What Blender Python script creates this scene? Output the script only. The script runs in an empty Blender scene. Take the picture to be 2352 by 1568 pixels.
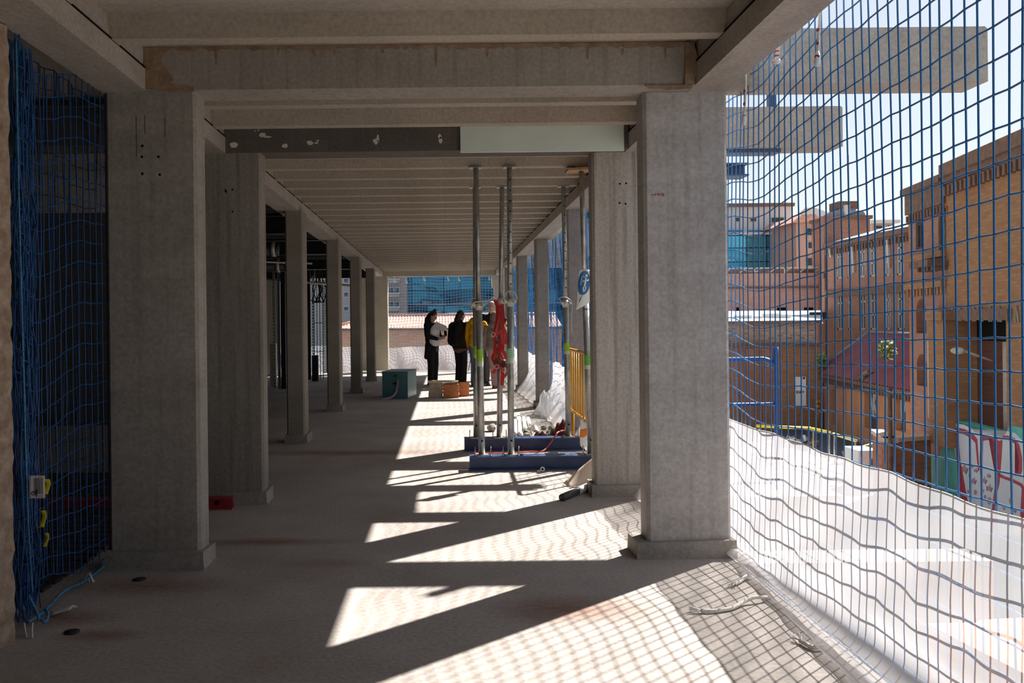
import bpy, bmesh, math, random
from mathutils import Vector, Matrix
random.seed(7)
C = bpy.context.scene
COL = C.collection
PI = math.pi

# ------------------------------------------------------------------ camera, sky, sun, exposure
F_PX, VPX, VPY, EYE = 2000.0, 1020.0, 738.0, 1.4      # focal length in px, level point of the view axis, eye height
ROLL = 0.011
cam_d = bpy.data.cameras.new('camera')
cam_d.sensor_width = 36.0
cam_d.lens = F_PX / 2352.0 * 36.0
cam_d.shift_x = (1176.0 - VPX) / 2352.0
cam_d.shift_y = -(784.0 - VPY) / 2352.0
cam_d.clip_start, cam_d.clip_end = 0.05, 600
cam = bpy.data.objects.new('camera', cam_d)
COL.objects.link(cam)
cam.matrix_world = Matrix.Translation((0, 0, EYE)) @ Matrix.Rotation(PI / 2, 4, 'X') @ Matrix.Rotation(-ROLL, 4, 'Z')
C.camera = cam

SUN_TO = Vector((0.795, 0.72, 1.0)).normalized()
world = bpy.data.worlds.new('sky')
C.world = world
world.use_nodes = True
_nt = world.node_tree
_bg = _nt.nodes['Background']
_sky = _nt.nodes.new('ShaderNodeTexSky')
_sky.sky_type = 'NISHITA'
_sky.sun_disc = False
_sky.sun_elevation = math.asin(SUN_TO.z)
_sky.sun_rotation = math.atan2(SUN_TO.x, SUN_TO.y)
_sky.air_density, _sky.dust_density, _sky.ozone_density = 1.0, 1.0, 1.0
_mul = _nt.nodes.new('ShaderNodeMix'); _mul.data_type = 'RGBA'; _mul.blend_type = 'MULTIPLY'; _mul.inputs['Factor'].default_value = 1.0
_mul.inputs['B'].default_value = (1.0, 0.94, 0.85, 1)                  # hazy city sky, less blue
_nt.links.new(_sky.outputs[0], _mul.inputs['A']); _nt.links.new(_mul.outputs['Result'], _bg.inputs[0])
_bg.inputs[1].default_value = 0.04
_haze = _nt.nodes.new('ShaderNodeBackground'); _haze.inputs[0].default_value = (0.81, 0.89, 1.0, 1); _haze.inputs[1].default_value = 0.225   # even white haze over the city
_add = _nt.nodes.new('ShaderNodeAddShader')
_nt.links.new(_bg.outputs[0], _add.inputs[0]); _nt.links.new(_haze.outputs[0], _add.inputs[1]); _nt.links.new(_add.outputs[0], _nt.nodes['World Output'].inputs['Surface'])
sun_d = bpy.data.lights.new('sun', 'SUN')
sun_d.energy = 7.5
sun_d.angle = math.radians(0.68)
sun_d.color = (1.0, 0.95, 0.88)
sun = bpy.data.objects.new('sun', sun_d)
COL.objects.link(sun)
sun.rotation_euler = SUN_TO.to_track_quat('Z', 'Y').to_euler()
sun.location = (20, 20, 30)
C.view_settings.view_transform = 'Standard'
C.view_settings.look = 'None'
C.view_settings.gamma = 1.0
C.view_settings.use_curve_mapping = False
C.view_settings.exposure = 0.92

# ------------------------------------------------------------------ helpers
def ab(x, y):
    dx, up = x - VPX, VPY - y
    return dx + ROLL * up, up - ROLL * dx
def at(x, y, Y):                       # world point seen at photo pixel x, y at depth Y
    a, b = ab(x, y)
    return Vector((a * Y / F_PX, Y, EYE + b * Y / F_PX))
def zs(Y):                             # the soffits drop slightly along the gallery
    return -(Y - 5.0) * 0.0037

class MB:
    """collects shapes, builds them as ONE mesh object"""
    def __init__(s): s.v, s.f, s.m, s.sm = [], [], [], []
    def add(s, vs, fs, mi=0, smooth=False):
        o = len(s.v)
        s.v += [tuple(v) for v in vs]
        for f in fs:
            s.f.append([i + o for i in f]); s.m.append(mi); s.sm.append(smooth)
        return s
    def box(s, x0, x1, y0, y1, z0, z1, mi=0, M=None):
        vs = [Vector(p) for p in ((x0,y0,z0),(x1,y0,z0),(x1,y1,z0),(x0,y1,z0),(x0,y0,z1),(x1,y0,z1),(x1,y1,z1),(x0,y1,z1))]
        if M is not None: vs = [M @ v for v in vs]
        return s.add(vs, [(0,3,2,1),(4,5,6,7),(0,1,5,4),(1,2,6,5),(2,3,7,6),(3,0,4,7)], mi)
    def prism(s, poly, axis, d0, d1, mi=0, M=None):
        """poly: 2D points; axis 'x','y','z' = extrusion axis"""
        n = len(poly)
        def P(p, d):
            v = Vector((d, p[0], p[1])) if axis == 'x' else Vector((p[0], d, p[1])) if axis == 'y' else Vector((p[0], p[1], d))
            return M @ v if M is not None else v
        vs = [P(p, d0) for p in poly] + [P(p, d1) for p in poly]
        fs = [list(range(n - 1, -1, -1)), list(range(n, 2 * n))] + [(i, (i + 1) % n, (i + 1) % n + n, i + n) for i in range(n)]
        return s.add(vs, fs, mi)
    def cbox(s, x0, x1, y0, y1, z0, z1, c=0.015, mi=0, cz=False):
        """box with chamfered vertical edges"""
        poly = [(x0+c,y0),(x1-c,y0),(x1,y0+c),(x1,y1-c),(x1-c,y1),(x0+c,y1),(x0,y1-c),(x0,y0+c)]
        return s.prism(poly, 'z', z0, z1, mi)
    def tube(s, pts, r, n=8, mi=0, cap=True, smooth=True):
        pts = [Vector(p) for p in pts]
        rs = r if isinstance(r, (list, tuple)) else [r] * len(pts)
        vs, fs = [], []
        u = None
        for i, p in enumerate(pts):
            d = (pts[min(i+1, len(pts)-1)] - pts[max(i-1, 0)])
            if d.length < 1e-9: d = Vector((0,0,1))
            d.normalize()
            if u is None:
                u = d.cross(Vector((0,0,1)) if abs(d.z) < 0.9 else Vector((1,0,0))).normalized()
            else:
                u = (u - d * u.dot(d))
                if u.length < 1e-6: u = d.orthogonal()
                u.normalize()
            w = d.cross(u)
            for k in range(n):
                a = 2 * PI * k / n
                vs.append(p + (u * math.cos(a) + w * math.sin(a)) * rs[i])
        for i in range(len(pts) - 1):
            for k in range(n):
                k2 = (k + 1) % n
                fs.append((i*n+k, i*n+k2, (i+1)*n+k2, (i+1)*n+k))
        if cap:
            fs.append(list(range(n-1, -1, -1))); fs.append([(len(pts)-1)*n + k for k in range(n)])
        return s.add(vs, fs, mi, smooth)
    def ell(s, c, r, nu=16, nv=10, mi=0, M=None):
        c = Vector(c); r = (r, r, r) if isinstance(r, (int, float)) else r
        vs, fs = [], []
        for j in range(nv + 1):
            th = PI * j / nv
            for i in range(nu):
                ph = 2 * PI * i / nu
                p = Vector((r[0]*math.sin(th)*math.cos(ph), r[1]*math.sin(th)*math.sin(ph), r[2]*math.cos(th)))
                vs.append(c + ((M @ p) if M is not None else p))
        for j in range(nv):
            for i in range(nu):
                i2 = (i+1) % nu
                fs.append((j*nu+i, (j+1)*nu+i, (j+1)*nu+i2, j*nu+i2))
        return s.add(vs, fs, mi, True)
    def capsule(s, p0, p1, r0, r1, n=12, mi=0):
        p0, p1 = Vector(p0), Vector(p1)
        d = (p1 - p0).normalized() if (p1 - p0).length > 1e-6 else Vector((0,0,1))
        pts, rs = [], []
        for k in range(5):
            a = PI/2 * k/4
            pts.append(p0 - d * r0 * math.cos(a)); rs.append(max(r0 * math.sin(a), r0*0.05))
        for k in range(5):
            a = PI/2 * k/4
            pts.append(p1 + d * r1 * math.sin(a)); rs.append(max(r1 * math.cos(a), r1*0.05))
        return s.tube(pts, rs, n, mi)
    def ring(s, c, R, r, axis='z', n=20, k=6, mi=0):
        pts = []
        for i in range(n + 1):
            a = 2*PI*i/n
            q = (math.cos(a)*R, math.sin(a)*R)
            pts.append(Vector(c) + (Vector((q[0],q[1],0)) if axis=='z' else Vector((q[0],0,q[1])) if axis=='y' else Vector((0,q[0],q[1]))))
        return s.tube(pts, r, k, mi, cap=False)
    def sheet(s, fn, nu, nv, mi=0, smooth=True, thick=0.0):
        """grid surface fn(u,v), u,v in 0..1, given a thickness by doubling"""
        g = [[Vector(fn(i/nu, j/nv)) for j in range(nv+1)] for i in range(nu+1)]
        def idx(i, j): return i*(nv+1)+j
        vs = [g[i][j] for i in range(nu+1) for j in range(nv+1)]
        fs = [(idx(i,j), idx(i+1,j), idx(i+1,j+1), idx(i,j+1)) for i in range(nu) for j in range(nv)]
        if thick:
            n0 = len(vs)
            nb = []
            for i in range(nu+1):
                for j in range(nv+1):
                    du = g[min(i+1,nu)][j]-g[max(i-1,0)][j]; dv = g[i][min(j+1,nv)]-g[i][max(j-1,0)]
                    nn = du.cross(dv)
                    nn = nn.normalized() if nn.length > 1e-9 else Vector((0,0,1))
                    nb.append(g[i][j] - nn*thick)
            vs += nb
            fs += [tuple(n0+q for q in reversed(f)) for f in fs]
            for i in range(nu):
                fs.append((idx(i,0), n0+idx(i,0), n0+idx(i+1,0), idx(i+1,0)))
                fs.append((idx(i+1,nv), n0+idx(i+1,nv), n0+idx(i,nv), idx(i,nv)))
            for j in range(nv):
                fs.append((idx(0,j+1), n0+idx(0,j+1), n0+idx(0,j), idx(0,j)))
                fs.append((idx(nu,j), n0+idx(nu,j), n0+idx(nu,j+1), idx(nu,j+1)))
        return s.add(vs, fs, mi, smooth)
    def build(s, name, mat, parent=None, loc=None):
        me = bpy.data.meshes.new(name)
        me.from_pydata(s.v, [], s.f)
        mats = mat if isinstance(mat, (list, tuple)) else [mat]
        for m in mats: me.materials.append(m)
        me.polygons.foreach_set('material_index', s.m)
        me.polygons.foreach_set('use_smooth', s.sm)
        uv = me.uv_layers.new(name='uv')
        data = uv.data
        for p in me.polygons:
            n = p.normal
            if abs(n.z) > 0.8: t = None
            else:
                t = Vector((-n.y, n.x, 0)); t.normalize()
            for li in p.loop_indices:
                co = me.vertices[me.loops[li].vertex_index].co
                data[li].uv = (co.x, co.y) if t is None else (co.x*t.x + co.y*t.y, co.z)
        me.update()
        o = bpy.data.objects.new(name, me)
        COL.objects.link(o)
        if parent is not None: o.parent = parent
        if loc is not None: o.location = loc
        return o

def tag(o, label=None, cat=None, group=None, kind=None):
    if label: o['label'] = label
    if cat: o['category'] = cat
    if group: o['group'] = group
    if kind: o['kind'] = kind
    return o
def empty(name, loc=(0,0,0), rz=0.0, label=None, cat=None, group=None, kind=None):
    o = bpy.data.objects.new(name, None)
    COL.objects.link(o)
    o.location = loc; o.rotation_euler = (0, 0, rz)
    return tag(o, label, cat, group, kind)
def kids(o): return [c for c in COL.objects if c.parent == o]
def copy_tree(o, parent=None):
    c = o.copy(); COL.objects.link(c)
    if parent is not None: c.parent = parent
    for ch in list(o.children): copy_tree(ch, c)
    return c
def spline(pts, n=6):
    pts = [Vector(p) for p in pts]
    out = []
    for i in range(len(pts)-1):
        p0, p1, p2, p3 = pts[max(i-1,0)], pts[i], pts[i+1], pts[min(i+2,len(pts)-1)]
        for k in range(n):
            t = k/n
            out.append(0.5*((2*p1)+(-p0+p2)*t+(2*p0-5*p1+4*p2-p3)*t*t+(-p0+3*p1-3*p2+p3)*t**3))
    out.append(pts[-1])
    return out

# ------------------------------------------------------------------ materials
def new_mat(name):
    m = bpy.data.materials.new(name); m.use_nodes = True
    nt = m.node_tree
    return m, nt, nt.nodes['Principled BSDF']
def plain(name, col, rough=0.6, metal=0.0, spec=0.5, var=0.12, scale=6.0, bump=0.0):
    m, nt, b = new_mat(name)
    b.inputs['Roughness'].default_value = rough
    b.inputs['Metallic'].default_value = metal
    b.inputs['Specular IOR Level'].default_value = spec
    tc = nt.nodes.new('ShaderNodeTexCoord')
    no = nt.nodes.new('ShaderNodeTexNoise'); no.inputs['Scale'].default_value = scale; no.inputs['Detail'].default_value = 5
    rp = nt.nodes.new('ShaderNodeValToRGB')
    rp.color_ramp.elements[0].position, rp.color_ramp.elements[1].position = 0.3, 0.7
    rp.color_ramp.elements[0].color = tuple(c*(1-var) for c in col) + (1,)
    rp.color_ramp.elements[1].color = tuple(min(c*(1+var),1) for c in col) + (1,)
    nt.links.new(tc.outputs['Object'], no.inputs['Vector'])
    nt.links.new(no.outputs['Fac'], rp.inputs['Fac'])
    nt.links.new(rp.outputs['Color'], b.inputs['Base Color'])
    if bump:
        bp = nt.nodes.new('ShaderNodeBump'); bp.inputs['Strength'].default_value = bump; bp.inputs['Distance'].default_value = 0.01
        nt.links.new(no.outputs['Fac'], bp.inputs['Height']); nt.links.new(bp.outputs['Normal'], b.inputs['Normal'])
    return m
def concrete(name, c1, c2, stain=(0.2,0.14,0.08), stain_amt=0.0, stretch=(1,1,1), scale=3.0, bump=0.25, pores=0.0, streak=0.0, stain_pos=0.62):
    m, nt, b = new_mat(name)
    N, L = nt.nodes, nt.links
    b.inputs['Roughness'].default_value = 0.85
    b.inputs['Specular IOR Level'].default_value = 0.25
    tc = N.new('ShaderNodeTexCoord')
    mp = N.new('ShaderNodeMapping'); mp.inputs['Scale'].default_value = stretch
    L.new(tc.outputs['Object'], mp.inputs['Vector'])
    big = N.new('ShaderNodeTexNoise'); big.inputs['Scale'].default_value = scale; big.inputs['Detail'].default_value = 8; big.inputs['Roughness'].default_value = 0.6
    L.new(mp.outputs['Vector'], big.inputs['Vector'])
    rp = N.new('ShaderNodeValToRGB')
    rp.color_ramp.elements[0].position, rp.color_ramp.elements[1].position = 0.32, 0.68
    rp.color_ramp.elements[0].color = c1 + (1,); rp.color_ramp.elements[1].color = c2 + (1,)
    L.new(big.outputs['Fac'], rp.inputs['Fac'])
    col = rp.outputs['Color']
    fine = N.new('ShaderNodeTexNoise'); fine.inputs['Scale'].default_value = 45; fine.inputs['Detail'].default_value = 6
    L.new(tc.outputs['Object'], fine.inputs['Vector'])
    mx = N.new('ShaderNodeMix'); mx.data_type = 'RGBA'; mx.blend_type = 'OVERLAY'; mx.inputs['Factor'].default_value = 0.35
    L.new(col, mx.inputs['A']); L.new(fine.outputs['Fac'], mx.inputs['B'])
    col = mx.outputs['Result']
    if streak:
        sp = N.new('ShaderNodeMapping'); sp.inputs['Scale'].default_value = (9, 9, 0.35)
        L.new(tc.outputs['Object'], sp.inputs['Vector'])
        sn = N.new('ShaderNodeTexNoise'); sn.inputs['Scale'].default_value = 2.2; sn.inputs['Detail'].default_value = 6
        L.new(sp.outputs['Vector'], sn.inputs['Vector'])
        sr = N.new('ShaderNodeValToRGB'); sr.color_ramp.elements[0].position = 0.5; sr.color_ramp.elements[1].position = 0.72
        sr.color_ramp.elements[0].color = (0,0,0,1); sr.color_ramp.elements[1].color = (streak,)*3 + (1,)
        L.new(sn.outputs['Fac'], sr.inputs['Fac'])
        m2 = N.new('ShaderNodeMix'); m2.data_type = 'RGBA'
        L.new(sr.outputs['Color'], m2.inputs['Factor']); L.new(col, m2.inputs['A']); m2.inputs['B'].default_value = (0.11,0.095,0.08,1)
        col = m2.outputs['Result']
    if stain_amt:
        st = N.new('ShaderNodeTexNoise'); st.inputs['Scale'].default_value = 1.1; st.inputs['Detail'].default_value = 7; st.inputs['Distortion'].default_value = 0.6
        L.new(tc.outputs['Object'], st.inputs['Vector'])
        sr = N.new('ShaderNodeValToRGB'); sr.color_ramp.elements[0].position = stain_pos; sr.color_ramp.elements[1].position = stain_pos + 0.16
        sr.color_ramp.elements[0].color = (0,0,0,1); sr.color_ramp.elements[1].color = (stain_amt,)*3 + (1,)
        L.new(st.outputs['Fac'], sr.inputs['Fac'])
        m2 = N.new('ShaderNodeMix'); m2.data_type = 'RGBA'
        L.new(sr.outputs['Color'], m2.inputs['Factor']); L.new(col, m2.inputs['A']); m2.inputs['B'].default_value = stain + (1,)
        col = m2.outputs['Result']
    if pores:
        vo = N.new('ShaderNodeTexVoronoi'); vo.inputs['Scale'].default_value = 28
        L.new(tc.outputs['Object'], vo.inputs['Vector'])
        pr = N.new('ShaderNodeValToRGB'); pr.color_ramp.elements[0].position = 0.05; pr.color_ramp.elements[1].position = 0.1
        pr.color_ramp.elements[0].color = (pores,)*3 + (1,); pr.color_ramp.elements[1].color = (0,0,0,1)
        L.new(vo.outputs['Distance'], pr.inputs['Fac'])
        m2 = N.new('ShaderNodeMix'); m2.data_type = 'RGBA'
        L.new(pr.outputs['Color'], m2.inputs['Factor']); L.new(col, m2.inputs['A']); m2.inputs['B'].default_value = (0.08,0.07,0.06,1)
        col = m2.outputs['Result']
    L.new(col, b.inputs['Base Color'])
    bp = N.new('ShaderNodeBump'); bp.inputs['Strength'].default_value = bump; bp.inputs['Distance'].default_value = 0.006
    L.new(fine.outputs['Fac'], bp.inputs['Height']); L.new(bp.outputs['Normal'], b.inputs['Normal'])
    return m
def brick(name, c1, c2, mortar, w=0.25, h=0.07, mort=0.012, dirt=(0.16,0.1,0.06), dirt_amt=0.5, dirt_scale=0.6):
    m, nt, b = new_mat(name)
    N, L = nt.nodes, nt.links
    b.inputs['Roughness'].default_value = 0.9; b.inputs['Specular IOR Level'].default_value = 0.2
    uv = N.new('ShaderNodeUVMap'); uv.uv_map = 'uv'
    br = N.new('ShaderNodeTexBrick')
    br.inputs['Scale'].default_value = 1.0; br.inputs['Brick Width'].default_value = w; br.inputs['Row Height'].default_value = h
    br.inputs['Mortar Size'].default_value = mort; br.inputs['Color1'].default_value = c1 + (1,); br.inputs['Color2'].default_value = c2 + (1,)
    br.inputs['Mortar'].default_value = mortar + (1,); br.inputs['Bias'].default_value = 0.0
    L.new(uv.outputs['UV'], br.inputs['Vector'])
    no = N.new('ShaderNodeTexNoise'); no.inputs['Scale'].default_value = dirt_scale; no.inputs['Detail'].default_value = 8
    tc = N.new('ShaderNodeTexCoord'); L.new(tc.outputs['Object'], no.inputs['Vector'])
    rp = N.new('ShaderNodeValToRGB'); rp.color_ramp.elements[0].position = 0.45; rp.color_ramp.elements[1].position = 0.7
    rp.color_ramp.elements[0].color = (0,0,0,1); rp.color_ramp.elements[1].color = (dirt_amt,)*3 + (1,)
    L.new(no.outputs['Fac'], rp.inputs['Fac'])
    mx = N.new('ShaderNodeMix'); mx.data_type = 'RGBA'
    L.new(rp.outputs['Color'], mx.inputs['Factor']); L.new(br.outputs['Color'], mx.inputs['A']); mx.inputs['B'].default_value = dirt + (1,)
    L.new(mx.outputs['Result'], b.inputs['Base Color'])
    bp = N.new('ShaderNodeBump'); bp.inputs['Strength'].default_value = 0.5; bp.inputs['Distance'].default_value = 0.02; bp.invert = True
    L.new(br.outputs['Fac'], bp.inputs['Height']); L.new(bp.outputs['Normal'], b.inputs['Normal'])
    return m
def glassy(name, c1, c2, w, h, rough=0.06, wave=0.25, metal=0.75):
    """curtain-wall glass: panels tinted apart to stand in for patchy reflections, slightly wavy so that they mirror crookedly"""
    m, nt, b = new_mat(name)
    N, L = nt.nodes, nt.links
    uv = N.new('ShaderNodeUVMap'); uv.uv_map = 'uv'
    br = N.new('ShaderNodeTexBrick'); br.offset = 0.0
    br.inputs['Scale'].default_value = 1; br.inputs['Brick Width'].default_value = w; br.inputs['Row Height'].default_value = h
    br.inputs['Mortar Size'].default_value = 0.05; br.inputs['Color1'].default_value = c1 + (1,); br.inputs['Color2'].default_value = c2 + (1,)  # light and dark tints put reflection patches into the colour
    br.inputs['Mortar'].default_value = (0.02,0.03,0.05,1)
    L.new(uv.outputs['UV'], br.inputs['Vector'])
    L.new(br.outputs['Color'], b.inputs['Base Color'])
    b.inputs['Roughness'].default_value = rough; b.inputs['Metallic'].default_value = metal
    mp = N.new('ShaderNodeMapping'); mp.inputs['Scale'].default_value = (0.25, 0.6, 1)
    L.new(uv.outputs['UV'], mp.inputs['Vector'])
    no = N.new('ShaderNodeTexNoise'); no.inputs['Scale'].default_value = 0.6; no.inputs['Detail'].default_value = 2
    L.new(mp.outputs['Vector'], no.inputs['Vector'])
    bp = N.new('ShaderNodeBump'); bp.inputs['Strength'].default_value = wave*0.6; bp.inputs['Distance'].default_value = 0.5
    L.new(no.outputs['Fac'], bp.inputs['Height']); L.new(bp.outputs['Normal'], b.inputs['Normal'])
    return m

M_FLOOR = concrete('floor_concrete', (0.335,0.295,0.27), (0.465,0.42,0.39), stain=(0.30,0.19,0.12), stain_amt=0.45, scale=0.9, bump=0.32, pores=0.35, stain_pos=0.6)
M_COLR  = concrete('lit_column_concrete', (0.40,0.375,0.35), (0.50,0.475,0.45), scale=2.2, stretch=(1,1,3.2), pores=0.45, streak=0.25)  # column concrete lightened to carry the brighter light on the right
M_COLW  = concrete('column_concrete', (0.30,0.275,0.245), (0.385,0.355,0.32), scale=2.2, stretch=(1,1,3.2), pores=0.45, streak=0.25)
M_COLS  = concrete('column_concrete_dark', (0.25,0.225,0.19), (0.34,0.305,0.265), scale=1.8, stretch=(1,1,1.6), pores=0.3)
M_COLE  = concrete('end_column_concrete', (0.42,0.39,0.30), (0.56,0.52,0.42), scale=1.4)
M_KICK  = concrete('grout_concrete', (0.25,0.225,0.2), (0.37,0.34,0.31), scale=5, bump=0.6)
M_BEAM  = concrete('beam_concrete', (0.31,0.28,0.24), (0.40,0.365,0.32), scale=1.5, stretch=(1,1,1.5), pores=0.3, streak=0.3, stain=(0.24,0.16,0.10), stain_amt=0.35)
M_LONG  = concrete('edge_beam_concrete', (0.34,0.305,0.265), (0.44,0.40,0.355), scale=2.0, stretch=(3,1,3), stain=(0.3,0.22,0.16), stain_amt=0.3)
M_JOIST = concrete('joist_concrete', (0.39,0.335,0.27), (0.48,0.42,0.345), scale=1.2, pores=0.25)
M_SLAB  = concrete('slab_concrete', (0.36,0.33,0.28), (0.45,0.41,0.36), scale=1.2)
M_DARKB = concrete('painted_dark_beam', (0.115,0.10,0.09), (0.165,0.145,0.13), scale=2.5, streak=0.4, bump=0.1)
M_MORT  = concrete('brown_mortar', (0.22,0.14,0.085), (0.40,0.29,0.19), scale=9, bump=0.8)
M_ROUGH = concrete('rough_plaster', (0.28,0.19,0.13), (0.47,0.38,0.30), scale=14, bump=1.0, pores=0.5)
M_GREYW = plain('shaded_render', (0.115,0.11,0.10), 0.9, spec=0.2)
M_NET   = plain('blue_net_cord', (0.002,0.15,0.42), 0.3, spec=1.0, var=0.15, scale=60)
M_NETD  = plain('blue_border_rope', (0.05,0.22,0.42), 0.5, var=0.5, scale=90)
M_WROPE = plain('white_rope', (0.72,0.68,0.62), 0.9, spec=0.1, var=0.12, scale=60, bump=0.4)
M_RED   = plain('red_webbing', (0.55,0.02,0.018), 0.6, var=0.15)
M_REDT  = plain('red_paint', (0.36,0.03,0.035), 0.5)
M_GALV  = plain('galvanised_steel', (0.40,0.40,0.38), 0.42, metal=0.75, var=0.25, scale=18)
M_GALVL = plain('pale_galvanised', (0.62,0.60,0.54), 0.5, metal=0.4, var=0.15, scale=30)
M_HOLE  = plain('dark_hole', (0.008,0.008,0.008), 0.9, spec=0.1)
M_BLUEB = plain('navy_blue_paint', (0.035,0.07,0.18), 0.4, var=0.15, scale=8)
M_BLUEP = plain('blue_pipe_paint', (0.02,0.09,0.32), 0.4)
M_LIME  = plain('lime_sticker', (0.42,0.66,0.03), 0.5, var=0.05)
M_MINTS = plain('mint_sticker', (0.42,0.72,0.52), 0.5, var=0.05)
M_STKW  = plain('pale_sticker', (0.6,0.62,0.55), 0.5, var=0.05)
M_GREEN = plain('green_sticker', (0.16,0.5,0.09), 0.5, var=0.05)
M_WHITE = plain('white_sheet', (0.82,0.82,0.80), 0.7, var=0.05)
M_PAPER = plain('paper', (0.80,0.80,0.84), 0.8, var=0.03)
M_BLACK = plain('black_cloth', (0.012,0.011,0.012), 0.85, spec=0.2, var=0.3)
M_BLKP  = plain('black_plastic', (0.02,0.02,0.022), 0.4)
M_BLKS  = plain('black_steel', (0.012,0.012,0.013), 0.5)
M_YELL  = plain('mustard_cloth', (0.66,0.34,0.015), 0.85, spec=0.15, var=0.1)
M_YPAINT= plain('yellow_paint', (0.72,0.36,0.025), 0.45, var=0.12)
M_YTAG  = plain('yellow_tag', (0.75,0.62,0.02), 0.5)
M_MINT  = plain('mint_board', (0.72,0.82,0.74), 0.6, var=0.05, scale=3)
M_PAINT = plain('white_paint_splash', (0.72,0.68,0.58), 0.6, var=0.05)
M_WOOD  = plain('raw_wood', (0.45,0.27,0.13), 0.7, var=0.25, scale=14)
M_WOODP = plain('pale_wood', (0.62,0.50,0.34), 0.7, var=0.15, scale=14)
M_TEAL  = plain('teal_paint', (0.055,0.15,0.165), 0.35, var=0.1)
M_HBRK  = plain('hollow_brick', (0.52,0.20,0.085), 0.85, spec=0.2, var=0.15, scale=14, bump=0.4)
M_DBRK  = plain('mortar_dusted_brick', (0.46,0.36,0.27), 0.9, spec=0.2, var=0.25, scale=16, bump=0.6)
M_SKIN  = plain('skin', (0.52,0.30,0.21), 0.55, var=0.06)
M_SKINP = plain('pale_skin', (0.66,0.42,0.33), 0.55, var=0.05)
M_HAIR  = plain('dark_hair', (0.018,0.011,0.008), 0.5, var=0.3, scale=40)
M_TROU  = plain('black_trousers', (0.018,0.017,0.019), 0.85, spec=0.2)
M_JEANS = plain('blue_jeans', (0.09,0.13,0.2), 0.85)
M_TAUPE = plain('taupe_cloth', (0.27,0.21,0.165), 0.85, spec=0.15)
M_PINKT = plain('dusty_pink_cloth', (0.42,0.27,0.235), 0.85)
M_DGREY = plain('dark_grey_cloth', (0.075,0.07,0.068), 0.85)
M_BROWN = plain('brown_hem', (0.13,0.065,0.045), 0.85)
M_SHOEB = plain('brown_shoe', (0.22,0.10,0.045), 0.6)
M_ORNG  = plain('orange_tape', (0.95,0.25,0.02), 0.5)
M_CABLE = plain('orange_red_cable', (0.62,0.10,0.05), 0.45)
M_MAROON= plain('maroon_sheet', (0.17,0.045,0.045), 0.55, var=0.2)
M_STONE = plain('rubble_stone', (0.34,0.30,0.26), 0.9, var=0.3, scale=20, bump=0.5)
M_PVC   = plain('beige_pvc', (0.66,0.56,0.46), 0.45, var=0.06)
M_PINKSTRAP = plain('pink_strap', (0.35,0.20,0.24), 0.8)
M_SIGNB = plain('sign_blue', (0.02,0.16,0.40), 0.45, var=0.04)
M_DECK  = plain('steel_deck', (0.06,0.055,0.05), 0.55, metal=0.3, var=0.2)
M_TRAY  = plain('perforated_tray', (0.36,0.37,0.33), 0.5, metal=0.4)
M_TRAYG = plain('green_frame', (0.05,0.22,0.10), 0.5)

def tarp_mat(name, col=(0.72,0.72,0.745)):
    m, nt, b = new_mat(name)
    N, L = nt.nodes, nt.links
    N.remove(b)
    out = N['Material Output']
    di = N.new('ShaderNodeBsdfDiffuse'); di.inputs['Color'].default_value = col + (1,)
    tr = N.new('ShaderNodeBsdfTranslucent'); tr.inputs['Color'].default_value = col + (1,)
    tp = N.new('ShaderNodeBsdfTransparent'); tp.inputs['Color'].default_value = (0.98,0.98,0.98,1)
    gl = N.new('ShaderNodeBsdfGlossy'); gl.inputs['Roughness'].default_value = 0.25
    tc = N.new('ShaderNodeTexCoord'); no = N.new('ShaderNodeTexNoise'); no.inputs['Scale'].default_value = 9; no.inputs['Detail'].default_value = 5
    L.new(tc.outputs['Object'], no.inputs['Vector'])
    bp = N.new('ShaderNodeBump'); bp.inputs['Strength'].default_value = 0.15; bp.inputs['Distance'].default_value = 0.01
    L.new(no.outputs['Fac'], bp.inputs['Height'])
    for n in (di, tr, gl): L.new(bp.outputs['Normal'], n.inputs['Normal'])
    m1 = N.new('ShaderNodeMixShader'); m1.inputs[0].default_value = 0.62
    L.new(di.outputs[0], m1.inputs[1]); L.new(tr.outputs[0], m1.inputs[2])
    m2 = N.new('ShaderNodeMixShader')
    lw = N.new('ShaderNodeLayerWeight'); lw.inputs['Blend'].default_value = 0.5       # a thin sheet hides more at a grazing angle
    mr = N.new('ShaderNodeMapRange'); mr.inputs['From Min'].default_value = 0.3; mr.inputs['From Max'].default_value = 0.8
    mr.inputs['To Min'].default_value = 0.60; mr.inputs['To Max'].default_value = 0.10
    L.new(lw.outputs['Facing'], mr.inputs['Value']); L.new(mr.outputs['Result'], m2.inputs[0])
    L.new(m1.outputs[0], m2.inputs[1]); L.new(tp.outputs[0], m2.inputs[2])
    m3 = N.new('ShaderNodeMixShader'); m3.inputs[0].default_value = 0.04
    L.new(m2.outputs[0], m3.inputs[1]); L.new(gl.outputs[0], m3.inputs[2])
    L.new(m3.outputs[0], out.inputs['Surface'])
    return m
M_TARP = tarp_mat('white_translucent_tarp')
M_APT0 = plain('beige_panel', (0.40,0.35,0.29), 0.9, var=0.08)
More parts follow.
